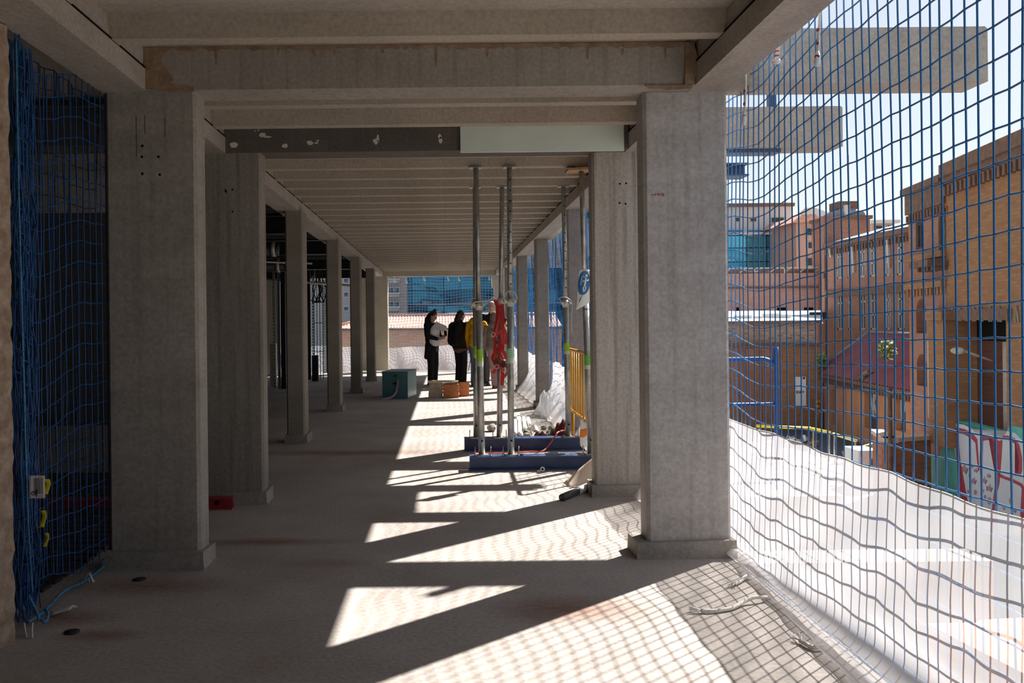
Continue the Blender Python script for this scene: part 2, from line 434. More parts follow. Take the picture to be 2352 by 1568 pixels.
# ------------------------------------------------------------------ ground, floor, slab, walls
tag(MB().box(-90, 130, -30, 190, -4.25, -4.0).build('ground', concrete('dusty_ground', (0.24,0.225,0.21), (0.36,0.34,0.31), scale=0.4)), kind='structure')
fl = MB().box(-7.0, 1.68, -9, 24.75, -0.3, 0.0)
tag(fl.build('floor', M_FLOOR), kind='structure')
sl = MB()
for (x0, x1, y0, y1) in ((-7.0, 1.67, -9, 24.75),):
    vs = [Vector((x, y, z + zs(y))) for (z) in (2.985, 3.3) for (x, y) in ((x0,y0),(x1,y0),(x1,y1),(x0,y1))]
    sl.add(vs, [(0,3,2,1),(4,5,6,7),(0,1,5,4),(1,2,6,5),(2,3,7,6),(3,0,4,7)])
tag(sl.build('ceiling', M_SLAB), kind='structure')
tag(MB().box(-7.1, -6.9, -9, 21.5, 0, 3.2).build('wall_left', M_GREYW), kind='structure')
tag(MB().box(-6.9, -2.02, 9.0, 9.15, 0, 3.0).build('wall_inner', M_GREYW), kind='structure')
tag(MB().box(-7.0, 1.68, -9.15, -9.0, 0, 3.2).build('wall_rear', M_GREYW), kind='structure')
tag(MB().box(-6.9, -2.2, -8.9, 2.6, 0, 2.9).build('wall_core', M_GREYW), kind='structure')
tag(MB().box(1.70, 1.85, -9, 0.8, 0, 3.2).build('blocker_wall_right', M_GREYW), kind='structure')  # unseen wall, added to stop sun bounce off the floor behind the camera

tag(MB().box(-6.9, at(641, 800, 23.0).x, 23.0, 23.1, 0, 2.62).build('wall_side', M_APT0), kind='structure')

# ------------------------------------------------------------------ columns
def column(name, x0, x1, y0, D, label, kick=0.075, mat=M_COLW, cham=0.018, kx=(0.03, 0.03), top=2.735, holes=(), marks=(), group=None, kickh=0.10):
    t = empty(name, ((x0+x1)/2, y0 + D/2, 0), 0, label, 'column', group, 'thing')
    ox, oy = (x0+x1)/2, y0 + D/2
    zt = top + zs(y0)
    MB().cbox(x0-ox, x1-ox, -D/2, D/2, kickh*0.6, zt, cham).build('shaft', mat, t)
    if kick:
        k = MB()
        r = random.Random(name + str(y0))
        a0, a1, b0, b1 = x0-ox-kx[0], x1-ox+kx[1], -D/2-kick*0.6, D/2+0.03
        poly = [(a0,b0),(a1,b0),(a1,b1),(a0,b1)]
        n = len(poly)
        vs = [(p[0], p[1], 0) for p in poly] + [(p[0]*0.985, p[1]*0.985, kickh + r.uniform(-.008,.008)) for p in poly]
        k.add(vs, [list(range(n-1,-1,-1)), list(range(n,2*n))] + [(i,(i+1)%n,(i+1)%n+n,i+n) for i in range(n)])
        k.build('base', M_KICK, t)
    if holes:
        for (hx, hz) in holes:
            MB().tube([(hx-ox, -D/2-0.001, hz), (hx-ox, -D/2+0.004, hz)], 0.0078, 10).build('bolt_hole', M_HOLE, t)
    if marks:
        pm = plain('pencil', (0.06,0.05,0.045), 0.9)
        for (hx, z0, z1) in marks:
            MB().box(hx-ox-0.0018, hx-ox+0.0018, -D/2-0.0008, -D/2+0.002, z0, z1).build('pencil_mark', pm, t)
    return t
def face_pts(pts, Y): return [(at(x, y, Y).x, at(x, y, Y).z) for x, y in pts]

# the rough-edged pier at the very left
t = empty('pier', (-2.1, 3.8, 0), 0, 'rough plastered pier with crumbling edges beside the bunched blue net', 'column', kind='thing')
p = MB()
r = random.Random(3)
prof = [(-2.9, 3.70), (-1.985, 3.70), (-1.955, 3.735), (-1.922, 3.865), (-1.93, 3.88), (-2.9, 3.88)]
nz = 60
vs, fs = [], []
for j in range(nz+1):
    z = 2.73*j/nz
    for (x, y) in prof:
        jx = r.uniform(-.006,.006) if x > -2.5 else 0
        vs.append((x+jx+2.1, y-3.8+(r.uniform(-.004,.004)), z))
n = len(prof)
for j in range(nz):
    for i in range(n):
        i2 = (i+1) % n
        fs.append((j*n+i, j*n+i2, (j+1)*n+i2, (j+1)*n+i))
p.add(vs, fs); p.add([vs[i] for i in range(n)], [list(range(n-1,-1,-1))]); p.add([vs[nz*n+i] for i in range(n)], [list(range(n))])
p.build('shaft', M_ROUGH, t)

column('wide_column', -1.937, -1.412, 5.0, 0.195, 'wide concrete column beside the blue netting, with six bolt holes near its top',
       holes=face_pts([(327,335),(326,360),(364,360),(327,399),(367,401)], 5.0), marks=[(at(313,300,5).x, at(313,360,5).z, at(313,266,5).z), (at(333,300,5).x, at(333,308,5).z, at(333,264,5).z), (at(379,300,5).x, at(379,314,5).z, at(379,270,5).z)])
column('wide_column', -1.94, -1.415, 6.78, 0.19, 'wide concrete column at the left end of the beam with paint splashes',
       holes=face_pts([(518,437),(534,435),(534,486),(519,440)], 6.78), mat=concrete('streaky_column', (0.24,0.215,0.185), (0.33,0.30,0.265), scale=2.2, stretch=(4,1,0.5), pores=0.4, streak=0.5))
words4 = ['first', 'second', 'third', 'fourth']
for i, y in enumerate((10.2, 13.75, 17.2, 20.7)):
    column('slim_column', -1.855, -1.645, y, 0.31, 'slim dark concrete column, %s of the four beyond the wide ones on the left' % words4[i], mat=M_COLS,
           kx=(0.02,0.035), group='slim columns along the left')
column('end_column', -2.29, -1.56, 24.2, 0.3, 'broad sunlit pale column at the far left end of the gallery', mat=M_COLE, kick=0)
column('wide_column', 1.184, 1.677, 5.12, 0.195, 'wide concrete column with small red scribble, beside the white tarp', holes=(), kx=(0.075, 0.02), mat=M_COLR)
column('wide_column', 1.184, 1.677, 6.9, 0.185, 'wide streaked concrete column beside the steel props, with bolt holes', mat=concrete('streaky_column_lit', (0.36,0.33,0.29), (0.48,0.445,0.40), scale=2.2, stretch=(4,1,0.5), pores=0.4, streak=0.5),  # streaky concrete lightened for the light this side gets
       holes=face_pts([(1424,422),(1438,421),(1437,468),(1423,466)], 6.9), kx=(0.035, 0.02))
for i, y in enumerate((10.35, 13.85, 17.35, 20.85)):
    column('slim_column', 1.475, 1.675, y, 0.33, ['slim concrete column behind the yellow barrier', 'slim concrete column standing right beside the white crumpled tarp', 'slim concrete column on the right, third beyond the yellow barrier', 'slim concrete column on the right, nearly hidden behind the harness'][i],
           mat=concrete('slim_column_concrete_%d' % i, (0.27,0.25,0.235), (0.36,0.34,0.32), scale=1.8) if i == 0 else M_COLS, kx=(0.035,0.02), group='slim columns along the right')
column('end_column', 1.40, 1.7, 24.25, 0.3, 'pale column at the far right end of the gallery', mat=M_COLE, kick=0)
# red marker scribble on the near right column
s = MB()
for (x0,y0,x1,y1) in ((1497,446,1500,449),(1503,447,1507,446),(1510,444,1513,449),(1514,446,1519,448),(1520,444,1525,446),(1521,449,1526,449)):
    s.tube([at(x0,y0,5.119), at(x1,y1,5.119)], 0.0028, 5)
s.build('red_scribble', M_REDT, COL.objects['wide_column.002']).matrix_parent_inverse = Matrix.Translation(-COL.objects['wide_column.002'].location)

# ------------------------------------------------------------------ edge beams with ledge, cross beams, joists
def shear(o):
    for v in o.data.vertices: v.co.z += zs(v.co.y)
    return o
lb = MB()
lb.box(-1.95, -1.688, -8.9, 24.6, 2.735, 2.862)
lb.box(-1.95, -1.70, -8.9, 24.6, 2.872, 2.984)
lo_ = tag(shear(lb.build('edge_beam', M_LONG)), 'long concrete edge beam over the left columns', 'beam', kind='thing')
shear(MB().box(-1.9, -1.6865, -8.9, 24.6, 2.859, 2.871).build('dark_gap_strip', M_HOLE, lo_))  # black strip standing in for the unlit gap above the ledge
rb = MB()
rb.box(1.45, 1.668, -8.9, 24.6, 2.735, 2.862)
rb.box(1.463, 1.668, -8.9, 24.6, 2.872, 2.984)
lo_ = tag(shear(rb.build('edge_beam', M_LONG)), 'long concrete edge beam over the columns beside the outer blue netting', 'beam', kind='thing')
shear(MB().box(1.4485, 1.6, -8.9, 24.6, 2.859, 2.871).build('dark_gap_strip', M_HOLE, lo_))  # same blackened gap line along the right-hand ledge

def cross_beam(y, d, label, mat, x0=-1.6995, x1=3.12, extra=None):
    ztop = 3.05 + zs(y)
    t = empty('cross_beam', (0, y, 2.735), 0, label, 'beam', kind='thing')
    z0 = 2.735 + zs(y) + 0.001
    m = MB().box(x0, 1.449, 0, d, z0-2.735, 2.984+zs(y)-2.735)
    m.build('beam_body', mat, t)
    c = 0.02
    e = MB()
    e.prism([(1.6685, z0-2.735), (x1, z0-2.735), (x1, ztop-2.735-0.014), (x1-0.014, ztop-2.735), (1.6685, ztop-2.735)], 'y', 0, d)
    e.build('cantilever_end', M_LONG, t)
    return t
b1 = cross_beam(4.97, 0.25, 'nearest concrete cross beam with brown mortar stains along its top', M_BEAM)
# mortar smears of the first cross beam: at both ends and along the joint
ms = MB()
r = random.Random(5)
def smear(mb, pts, Y, th=0.006):
    mb.prism([(at(x,y,Y).x, at(x,y,Y).z-2.735) for x, y in pts], 'y', -th, 0.002)
smear(ms, [(328,204),(334,112),(362,108),(398,112),(380,122),(372,140),(384,160),(400,185),(392,192),(410,196),(442,200),(447,209),(400,211)], 4.97)
smear(ms, [(1571,196),(1573,100),(1580,98),(1594,110),(1600,130),(1602,160),(1590,192)], 4.97, 0.02)
top = [(398,112)] + [(x, 110-0.007*(x-400)+r.uniform(2,9)) for x in range(410,1571,9)] + [(1573,100),(1573,96),(398,107)]
smear(ms, top, 4.97, 0.004)
smear(ms, [(1480,196),(1490,203),(1530,207),(1560,206),(1585,204),(1590,196)], 4.97, 0.012)
for x0, l in ((497,36),(640,12),(722,20),(770,14),(880,10),(1002,40),(1120,18),(1350,22),(1430,14),(1528,20)):
    smear(ms, [(x0-3,112),(x0+3,112),(x0+1.2,112+l),(x0-1.2,112+l)], 4.97, 0.003)
ms.build('mortar_stains', M_MORT, b1)
b2 = cross_beam(6.78, 0.27, 'dark cross beam splashed with white paint and faced with mint board', M_DARKB)
mb_ = MB()
P0, P1 = at(1057, 288, 6.765), at(1433, 345, 6.765)
mb_.box(P0.x, P1.x, -0.022, -0.001, P1.z-2.735-0.004, 2.975-2.735)
mb_.build('mint_board', M_MINT, b2)
sp = MB()
def blob(mb, cx, cy, rx, ry, Y, rnd, n=14):
    mb.prism([(at(cx+rx*math.cos(2*PI*i/n)*rnd.uniform(.7,1.2), cy+ry*math.sin(2*PI*i/n)*rnd.uniform(.7,1.2), Y).x,
               at(cx+rx*math.cos(2*PI*i/n), cy+ry*math.sin(2*PI*i/n)*rnd.uniform(.7,1.2), Y).z-2.735) for i in range(n)], 'y', -0.004, 0.001)
for (cx, cy, rx, ry) in ((603,310,8,5),(614,314,9,2.2),(655,335,7,5.5),(712,328,8,5),(727,328,4,2.5),(730,323,3,2),(863,325,6,7),(868,317,3,10),(1010,314,4,6),(1012,323,4.5,8),(538,333,9,8),(541,292,10,2.5),(594,299,2,2),(586,301,1.5,1.5)):
    sp = MB(); blob(sp, cx, cy, rx, ry, 6.78, r); sp.build('paint_splash', M_PAINT, b2)
for y in (10.22, 13.77, 17.22, 20.72):
    pass
for i, y in enumerate((10.38, 13.88, 17.38, 20.88)):
    t = MB().prism([(1.6685, 2.735), (3.12, 2.735), (3.12, 3.02), (3.09, 3.05), (1.6685, 3.05)], 'y', y, y+0.27).build('cantilever_beam', M_LONG)
    tag(shear(t), 'concrete cantilever beam end jutting out beyond the netting', 'beam', 'cantilever ends hidden behind the near columns', 'thing')
endb = MB().box(-1.687, 1.449, 24.2, 24.45, 2.735, 2.98)
tag(shear(endb.build('cross_beam', M_JOIST)), 'concrete end beam across the bright far opening', 'beam', kind='thing')

def joist(y, label, group=None):
    m = MB()
    z0, z1 = 2.862+zs(y), 2.986+zs(y)
    m.prism([(0,z0),(0.10,z0),(0.112,z1),(-0.012,z1)], 'x', -1.699, 1.462)
    o = m.build('joist', M_JOIST, loc=(0, y, 0))
    return tag(o, label, 'joist', group, 'thing')
JL = {3.87: 'concrete ceiling joist cut by the top edge of the picture', 4.46: 'nearest full concrete joist, just before the mortar-stained beam',
      6.42: 'concrete ceiling joist right above the mint board'}
for y in (-6.5,-4.5,-2.0, 0.6, 2.0, 3.28): joist(y, 'concrete ceiling joist overhead, out of the picture', 'joists overhead')
for y in (3.87, 4.46, 6.42): joist(y, JL[y])
joist(5.83, 'concrete ceiling joist hidden between the two cross beams', 'joists overhead')
i = 0
y = 7.63
while y < 24.0:
    joist(y, 'slim concrete ceiling joist beyond the mint board, one of an even row', 'even row of ceiling joists down the gallery')
    y += 0.5715
# outside: blue steel carrier beams under the cantilevers
def ibeam(name, x0, x1, y, z, h, w, label, mat=M_BLUEB, tf=0.014, tw=0.010, cat='steel beam'):
    m = MB()
    m.box(x0, x1, y, y+w, z, z+tf); m.box(x0, x1, y, y+w, z+h-tf, z+h); m.box(x0, x1, y+w/2-tw/2, y+w/2+tw/2, z+tf, z+h-tf)
    return tag(m.build(name, mat), label, cat, kind='thing')
ibeam('steel_beam', 1.675, 2.86, 8.12, 2.73, 0.12, 0.24, 'blue steel beam end jutting out under the sky beside the near right column')
ibeam('steel_beam', 1.675, 3.0, 9.22, 2.73, 0.12, 0.20, 'second blue steel beam end, hidden behind the near right column')
tag(MB().box(1.675, 2.05, 8.2, 9.4, 2.852, 2.872).build('shadow_plate', M_BLUEB), 'unseen plate added across the two jutting blue beams for its shadow', 'steel plate')  # hidden plate added only to cast the step in the floor shadow
tag(MB().box(1.67, 2.66, 6.84, 7.0, 2.700, 2.727).build('steel_plate', M_BLUEB), 'dark blue steel plate under the lower cantilever beam', 'steel plate')
P = at(1772, 243, 6.9)
tag(MB().box(P.x-0.028, P.x+0.028, 6.87, 6.93, 3.04, 3.4).build('steel_post', M_BLUEB), 'short blue post standing on the lower cantilever beam', 'post')

# floor-level cantilever beams outside
for y, lab in ((4.97, 'concrete floor beam jutting out behind the near white tarp'), (6.82, 'concrete floor beam jutting out beyond the near right column')):
    tag(MB().box(1.685, 3.12, y, y+0.27, -0.36, 0.0).build('floor_cantilever', M_LONG), lab, 'beam', kind='thing')
# soffit of the rooms at the left: dark steel beams, deck, ducts
dk = MB()
for k in range(40):
    y0 = 9.3 + k*0.38
    dk.prism([(y0, 2.93),(y0+0.19,2.93),(y0+0.23,2.88),(y0+0.34,2.88),(y0+0.38,2.93)], 'x', -6.8, -1.97)
tag(shear(dk.build('steel_deck', M_DECK)), 'dark ribbed steel deck under the ceiling of the side room', 'ceiling deck', kind='thing')
for i, (y, lab) in enumerate(((11.6, 'black steel ceiling beam nearest in the side room'), (15.0, 'black steel ceiling beam beyond the first in the side room'), (19.0, 'black steel ceiling beam at the back of the side room'), (22.6, 'black steel ceiling beam above the far side opening'))):
    m = MB()
    m.box(-6.8, -1.96, y, y+0.2, 2.62, 2.635); m.box(-6.8, -1.96, y, y+0.2, 2.83, 2.845); m.box(-6.8, -1.96, y+0.09, y+0.11, 2.635, 2.83)
    tag(shear(m.build('ceiling_beam', M_BLKS)), lab, 'beam', kind='thing')
for i, (y, z, rr) in enumerate(((13.2, 2.52, 0.10), (15.4, 2.42, 0.11))):
    t = empty('ventilation_duct', (-3.5, y, z), 0, ['silver-ringed black duct hanging near the first slim column', 'lower black duct hanging beyond the silver-ringed one'][i], 'duct', kind='thing')
    MB().tube([(-3.2,0,0),(1.0,0,0)], rr, 16).build('pipe', M_BLKS, t)
    for q in (0.55, 0.72, 0.9):
        MB().tube([(q,0,0),(q+0.06,0,0)], rr+0.012, 16).build('ring', M_GALVL, t)
    h = MB(); h.tube([(0.8,0,rr),(0.8,0,2.87-z)], 0.006, 6); h.tube([(-2,0,rr),(-2,0,2.87-z)], 0.006, 6); h.build('hanger', M_GALV, t)
tb = MB()
tb.tube([(-4.6,13.9,2.45),(-2.2,14.6,2.40)], 0.02, 8); tb.tube([(-4.2,14.0,2.45),(-4.2,14.0,2.9)], 0.006, 6); tb.tube([(-2.4,14.54,2.4),(-2.4,14.54,2.9)], 0.006, 6)
tag(tb.build('conduit', M_GALV), 'thin slanting conduit under the side room ceiling', 'conduit', kind='thing')
tag(MB().tube([(-5.2,19.5,2.5),(-2.0,20.6,2.25)], 0.03, 8).tube([(-3.0,20.26,2.33),(-3.0,20.26,2.88)], 0.006, 6).build('conduit', M_GALV), 'slanting pipe before the far side opening', 'conduit', kind='thing')
# black posts and perforated uprights in the side room
for i, (xa, xb, ybase, lab) in enumerate(((645,656,893,'black steel post beside the first slim column'), (707,713.5,872,'black steel post between the first and second slim columns'), (749,753,856,'thin black steel post against the second slim column'))):
    Y = F_PX*EYE/(-ab(xa, ybase)[1])
    x0, x1 = at(xa, 800, Y).x, at(xb, 800, Y).x
    tag(MB().box(x0, x1, Y, Y+0.1, 0, 2.86+zs(Y)).build('steel_post', M_BLKS), lab, 'post', kind='thing')
def tray(xa, xb, ybase, lab, mat=M_TRAY):
    Y = F_PX*EYE/(-ab(xa, ybase)[1])
    x0, x1 = at(xa, 800, Y).x, at(xb, 800, Y).x
    m = MB(); w = x1-x0
    m.box(x0, x0+w*0.28, Y, Y+0.03, 0, 2.6); m.box(x1-w*0.28, x1, Y, Y+0.03, 0, 2.6)
    z = 0.0
    while z < 2.6:
        m.box(x0, x1, Y+0.002, Y+0.012, z, z+0.035); z += 0.075
    tag(m.build('cable_ladder', mat), lab, 'cable ladder', kind='thing')
tray(627.5, 632.5, 890, 'perforated upright cable ladder left of the tall grey channel')
tray(717.5, 722, 868, 'perforated upright cable ladder left of the green-framed mesh')
tray(743, 747.5, 856, 'narrow perforated upright cable ladder at the far opening')
m = MB(); Y = 18.6
m.box(at(638,800,Y).x, at(643.5,800,Y).x, Y, Y+0.06, 0, 2.62)
tag(m.build('steel_channel', plain('grey_channel', (0.2,0.2,0.21), 0.5)), 'tall grey channel beside the black post', 'channel', kind='thing')
m = MB(); Y = 21.3
x0, x1 = at(722,800,Y).x, at(742,800,Y).x
for k in range(4):
    x = x0+(x1-x0)*k/3; m.box(x-0.008, x+0.008, Y, Y+0.016, 0.0, 2.5)
for z in (0.1, 0.7, 1.4, 1.9, 2.5): m.box(x0, x1, Y, Y+0.012, z-0.008, z+0.008)
tag(m.build('mesh_panel', M_TRAYG), 'green framed mesh panel standing in the far side opening', 'mesh panel', kind='thing')
bx = MB()
P = at(726, 868, 20.9); bx.box(P.x-0.1, P.x+0.05, 20.9, 21.0, 0, 0.62)
tag(bx.build('junction_box', M_BLKS), 'small black box at the foot of the cable ladder', 'box', kind='thing')
P = at(624, 850, 19.4)
tag(MB().box(P.x-0.04, P.x+0.1, 19.4, 19.5, 0, 0.95).build('metal_sheet', M_GALVL), 'pale metal sheet standing upright far back in the side room', 'metal sheet', kind='thing')
# cable tangle
m = MB(); r = random.Random(11)
for k in range(9):
    x = at(728+r.uniform(-3,12), 640, 21.0).x
    m.tube(spline([(x,21,2.93),(x,21,2.5),(x+r.uniform(-.1,.1),21.02,2.2),(x+r.uniform(-.12,.12),20.98,1.9),(x+r.uniform(-.15,.15),21,1.95)], 5), 0.012, 5)
tag(m.build('cable_tangle', M_BLKP), 'tangle of black cables hanging in the far side opening', 'cables', kind='thing')

# dark side bay behind the left netting
m = MB()
for k in range(34):
    y0 = 4.15+k*0.14
    m.box(-6.8, -2.12, y0, y0+0.1, 0.001, 0.02)
tag(m.build('floor_deck', M_DECK), 'dark slatted deck on the floor behind the left netting', 'deck', kind='thing')
tag(MB().box(-6.5, -2.02, 6.9, 7.2, 2.33, 2.62).build('bay_beam', M_COLW), 'grey beam across the dark bay behind the left netting', 'beam', kind='thing')
tag(MB().box(-6.5, -2.02, 6.0, 6.3, 2.64, 2.9).build('bay_beam', M_GREYW), 'dark beam above the grey one behind the left netting', 'beam', kind='thing')
tag(MB().box(-6.5, -2.0, 8.2, 8.3, 0.0, 0.45).build('kick_board', M_COLS), 'grey low board across the dark bay behind the netting', 'board', kind='thing')
m = MB(); m.box(-3.4, -1.60, 6.56, 6.64, 0.0, 0.085); 
t = empty('steel_channel', (-1.6, 6.6, 0), 0, 'red steel channel lying on the floor behind the wide left column', 'steel channel', kind='thing')
m = MB(); m.box(-1.8, -0.0, -0.045, 0.045, 0.0, 0.012); m.box(-1.8, 0.0, -0.045, 0.045, 0.078, 0.09); m.box(-1.8, 0.0, 0.0, 0.012, 0.012, 0.078)
m.build('channel_body', M_REDT, t)
MB().tube([(-0.12,-0.006,0.045),(-0.12,0.0,0.045)], 0.016, 10).build('hole', M_HOLE, t)
t.location = (at(535,1155,6.6).x, 6.6, 0)
# ------------------------------------------------------------------ netting and tarps
def net_mesh(fn, ns, nt_, r=0.004, sides=4, hs=None, vs_=None):
    m = MB()
    P = [[Vector(fn(i, j)) for j in range(nt_+1)] for i in range(ns+1)]
    for i in range(ns+1): m.tube(P[i], r, sides, cap=False)
    for j in range(nt_+1): m.tube([P[i][j] for i in range(ns+1)], r, sides, cap=False)
    return m, P
def lerp_tab(tab, q):
    if q >= tab[0][0]: return tab[0][1]
    for (q0, v0), (q1, v1) in zip(tab, tab[1:]):
        if q >= q1:
            f = (q0-q)/(q0-q1); f = f*f*(3-2*f); return v0+(v1-v0)*f
    return tab[-1][1]
SAG = [(5.36, 0.0), (4.82, -0.065), (4.25, -0.035), (3.8, -0.012), (3.4, 0.0), (2.5, 0.02)]
def near_net(i, j):
    z = 3.0 - j*0.106
    Y = 2.05 + 3.4*i/46.0 + 0.005*math.sin(i*1.9) + 0.005*math.sin(z*2.0+i*.7)
    h = max(0.0, min(1.0, z/2.75))
    x = 1.77 + 0.003*math.sin(i*0.9) + 0.02*math.sin(Y*2.1)*math.sin(h*PI)
    sag = lerp_tab(SAG, Y)*min(1, h*4)
    if z > 1.3: sag += 0.075*(z-1.3)*max(0, min(1, (4.9-Y)/0.9)) - 0.03*(z-1.3)
    return (x, Y, z + sag + 0.002*math.sin(i*2.3+j) + zs(Y))
m, P = net_mesh(near_net, 46, 29, 0.0035, 6)
for row in P:                                              # the woven knots
    for p in row: m.ell(p, 0.0056, 6, 4)
t = empty('safety_net', (1.75, 3.7, 2.75), 0, 'large blue safety net hanging over the sunny side in front of the factory', 'safety net', kind='thing')
def put(o, t):
    o.matrix_parent_inverse = Matrix.Translation(-t.location); return o
put(m.build('mesh_netting', M_NET, t), t)
m = MB(); m.tube([P[i][0] for i in range(len(P))], 0.008, 6); m.tube([P[i][29] for i in range(len(P))], 0.008, 6)
put(m.build('border_rope', M_NETD, t), t)
bays = [(5.5, 10.35), (10.35, 13.9), (13.9, 17.4), (17.4, 20.9), (20.9, 24.5)]
labs = ['blue safety net hanging beyond the near right column, seen edge-on', 'blue safety net strip behind the yellow barrier', 'blue safety net strip above the crumpled white tarp', 'blue safety net strip between the far right columns', 'farthest blue safety net strip on the right, beside the props']
for (y0, y1), lab in zip(bays, labs):
    n = int((y1-y0)/0.062)
    ph = random.uniform(0, 6)
    def fn(i, j, y0=y0, y1=y1, n=n, ph=ph):
        s = i/n; z = 2.74 - j*0.107
        Y = y0+(y1-y0)*s
        return (1.765+0.012*math.sin(Y*2*PI/0.6+ph)+0.05*math.sin(s*PI)*math.sin(max(z,0)/2.7*PI)+0.004*math.sin(i*1.7+j), Y, z+zs(Y)-0.015*math.sin(i*.9))
    m, _ = net_mesh(fn, n, 26, 0.0034, 4)
    tag(m.build('safety_net', M_NET), lab, 'safety net', 'netting along the sunny side', 'thing')
# far end net
def fn(i, j):
    s = i/78; z = 2.66 - j*0.083
    return (-4.8+6.4*s, 24.75+0.04*math.sin(i*.55+j*.1)+0.05*math.sin(j*.4), z - 0.02*math.sin(i*0.35)-0.03*math.sin(i*.13+1)*math.sin(j*.2))
m, _ = net_mesh(fn, 78, 32, 0.0044, 4)
t = tag(m.build('safety_net', plain('pale_blue_net_cord', (0.06,0.22,0.5), 0.4, spec=0.7)), 'pale blue safety net across the far end opening', 'safety net', kind='thing')
# tied white tape ends below the far beam
for k, (x, y, L) in enumerate(((905,640,8),(932,641,9),(973,637,8),(1028,638,6),(1053,638,7),(1123,638,5),(1129,634,26))):
    p = at(x, y, 24.47)
    m = MB().tube([Vector((p.x,24.44,2.69)), p+Vector((0.01,0,-0.02)), p+Vector((0.03,-0.01,-L*0.0123))], [0.01,0.022,0.03], 6)
    tag(m.build('tie_tape', M_WHITE), 'white tape end tying up the far end net', 'tape', 'white tape ends along the far beam', 'thing')

# left net, bunched at the pier
t = empty('safety_net', (-1.97, 4.5, 2.7), 0, 'bunched dark blue safety net closing the shaded left bay', 'safety net', kind='thing')
def ln(i, j):
    s = i/24; z = 2.76 - j*0.112
    Y = 3.98 + 1.12*(s**1.5) + 0.012*math.sin(j*1.3+i*2.1)*(1-s)
    x = -1.975 + (0.016*(1-s)**2)*math.sin(i*2.3+j*.4) + 0.03*math.sin(s*7+1)
    sag = 0.11*math.sin(min(s*1.35,1)*PI)*(1 if z > 0.9 else (z-0.45)/0.45 if z > 0 else -1)
    edge = 0.03*abs(math.sin(i*1.0))
    return (x, Y, max(z - sag - edge*0.3, 0.012) + zs(Y))
m, P = net_mesh(ln, 24, 24, 0.0036, 4)
def ln2(i, j):
    s = i/20; z = 2.74 - j*0.11
    return (-2.06+0.015*math.sin(i*2+j*.3), 4.0+1.2*s, max(z+0.01*math.sin(i*.7), 0.012)+zs(4.5))
m2, P2 = net_mesh(ln2, 20, 24, 0.0032, 4)
M_NETL = plain('shaded_net_cord', (0.005,0.07,0.235), 0.5, spec=0.5)  # net blue darkened to carry the shade of the left bay
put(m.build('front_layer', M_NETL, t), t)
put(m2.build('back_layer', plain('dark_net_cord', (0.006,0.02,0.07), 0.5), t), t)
m = MB(); r = random.Random(2)
for k in range(24):                                         # vertical bunched cords
    y = 4.0 + 0.20*r.random()**1.6; x = -1.95 - 0.05*r.random(); ph = r.uniform(0,6)
    m.tube([(x+0.012*math.sin(q*.9+ph), y+0.02*math.sin(q*1.3+ph)+0.012*math.sin(q*3.1+ph), 0.03+q*0.112) for q in range(25)], 0.0034, 4, cap=False)
for k in range(45):
    y = 4.02+0.17*r.random(); z = r.uniform(0.05,2.6); x = -1.945-0.05*r.random()
    m.tube(spline([(x,y,z),(x+.01,y+.03*r.random(),z-.04),(x,y+.06*r.random(),z+.02*r.random()),(x-.01,y+.03,z-.06)],4), 0.0034, 4)
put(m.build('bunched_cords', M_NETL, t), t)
m = MB()
m.tube(spline([at(37,90,3.96), at(42,400,3.96), at(50,700,3.97), at(62,1130,4.0), at(70,1290,4.03), at(75,1360,4.05)], 10), 0.0042, 6)
m.tube(spline([(-1.94,4.03,0.03),(-1.95,4.2,0.02),(-1.955,4.45,0.045),(-1.955,4.7,0.02),(-1.95,5.0,0.03)], 8), 0.0075, 6)
m.tube(spline([at(66,1368,4.03), at(78,1392,4.0), at(86,1408,3.98), at(90,1425,3.96)], 6), 0.0075, 6)
m.tube(spline([at(92,1420,3.97), at(104,1428,3.96), at(110,1412,4.0), at(104,1398,4.04)], 6), 0.0075, 6)
put(m.build('border_rope', M_NETD, t), t)
# tags of the left net
lab_t = empty('net_label', at(85, 1118, 3.965), 0, 'white printed label tied to the bunched blue net', 'label', kind='thing')
A, B = at(65.5,1092,3.965), at(103,1144,3.965)
w, h = B.x-A.x, A.z-B.z
m = MB().sheet(lambda u, v: (-w/2+w*u, 0.004*math.sin(u*PI), h/2-h*v), 6, 6, thick=0.0012)
m.build('card', M_PAPER, lab_t)
ink = plain('ink', (0.03,0.03,0.03), 0.8)
m = MB(); r = random.Random(4)
for k in range(9):                                         # rotated lines of small print
    x = -w/2 + w*(0.36+0.058*k); z0 = -h/2+h*0.2; z1 = h/2-h*0.1
    z = z0
    while z < z1:
        L = r.uniform(.004,.011); wd = 0.0011 if k < 7 else 0.0022
        if k == 7: z += L; continue
        m.box(x-wd/2, x+wd/2, -0.0022, -0.0006, z, min(z+L, z1)); z += L+0.002
m.ring((-w/2+w*0.27, -0.0012, -h/2+h*0.22), 0.0075, 0.0018, 'y', 14, 5)
m.box(-w/2+w*0.43, -w/2+w*0.50, -0.0022, -0.0006, -h/2+h*0.08, -h/2+h*0.38)
m.build('small_print', ink, lab_t)
for (a, b_, c, d, lb) in ((101,1100,113,1134,'topmost yellow tag, tucked behind the white net label'), (93,1172,104,1210,'middle yellow tag hanging in the bunched blue net'), (102,1224,110,1254,'lowest yellow tag hanging in the bunched blue net')):
    p0, p1 = at(a,b_,3.985), at(c,d,3.985)
    m = MB().sheet(lambda u, v: (p0.x+(p1.x-p0.x)*u+0.006*math.sin(v*4), 3.985+0.006*math.sin(v*5+u), p0.z+(p1.z-p0.z)*v), 3, 8, thick=0.0015)
    tag(m.build('yellow_tag', M_YTAG), lb, 'tag', 'yellow tags in the left net', 'thing')
m = MB(); r = random.Random(9)
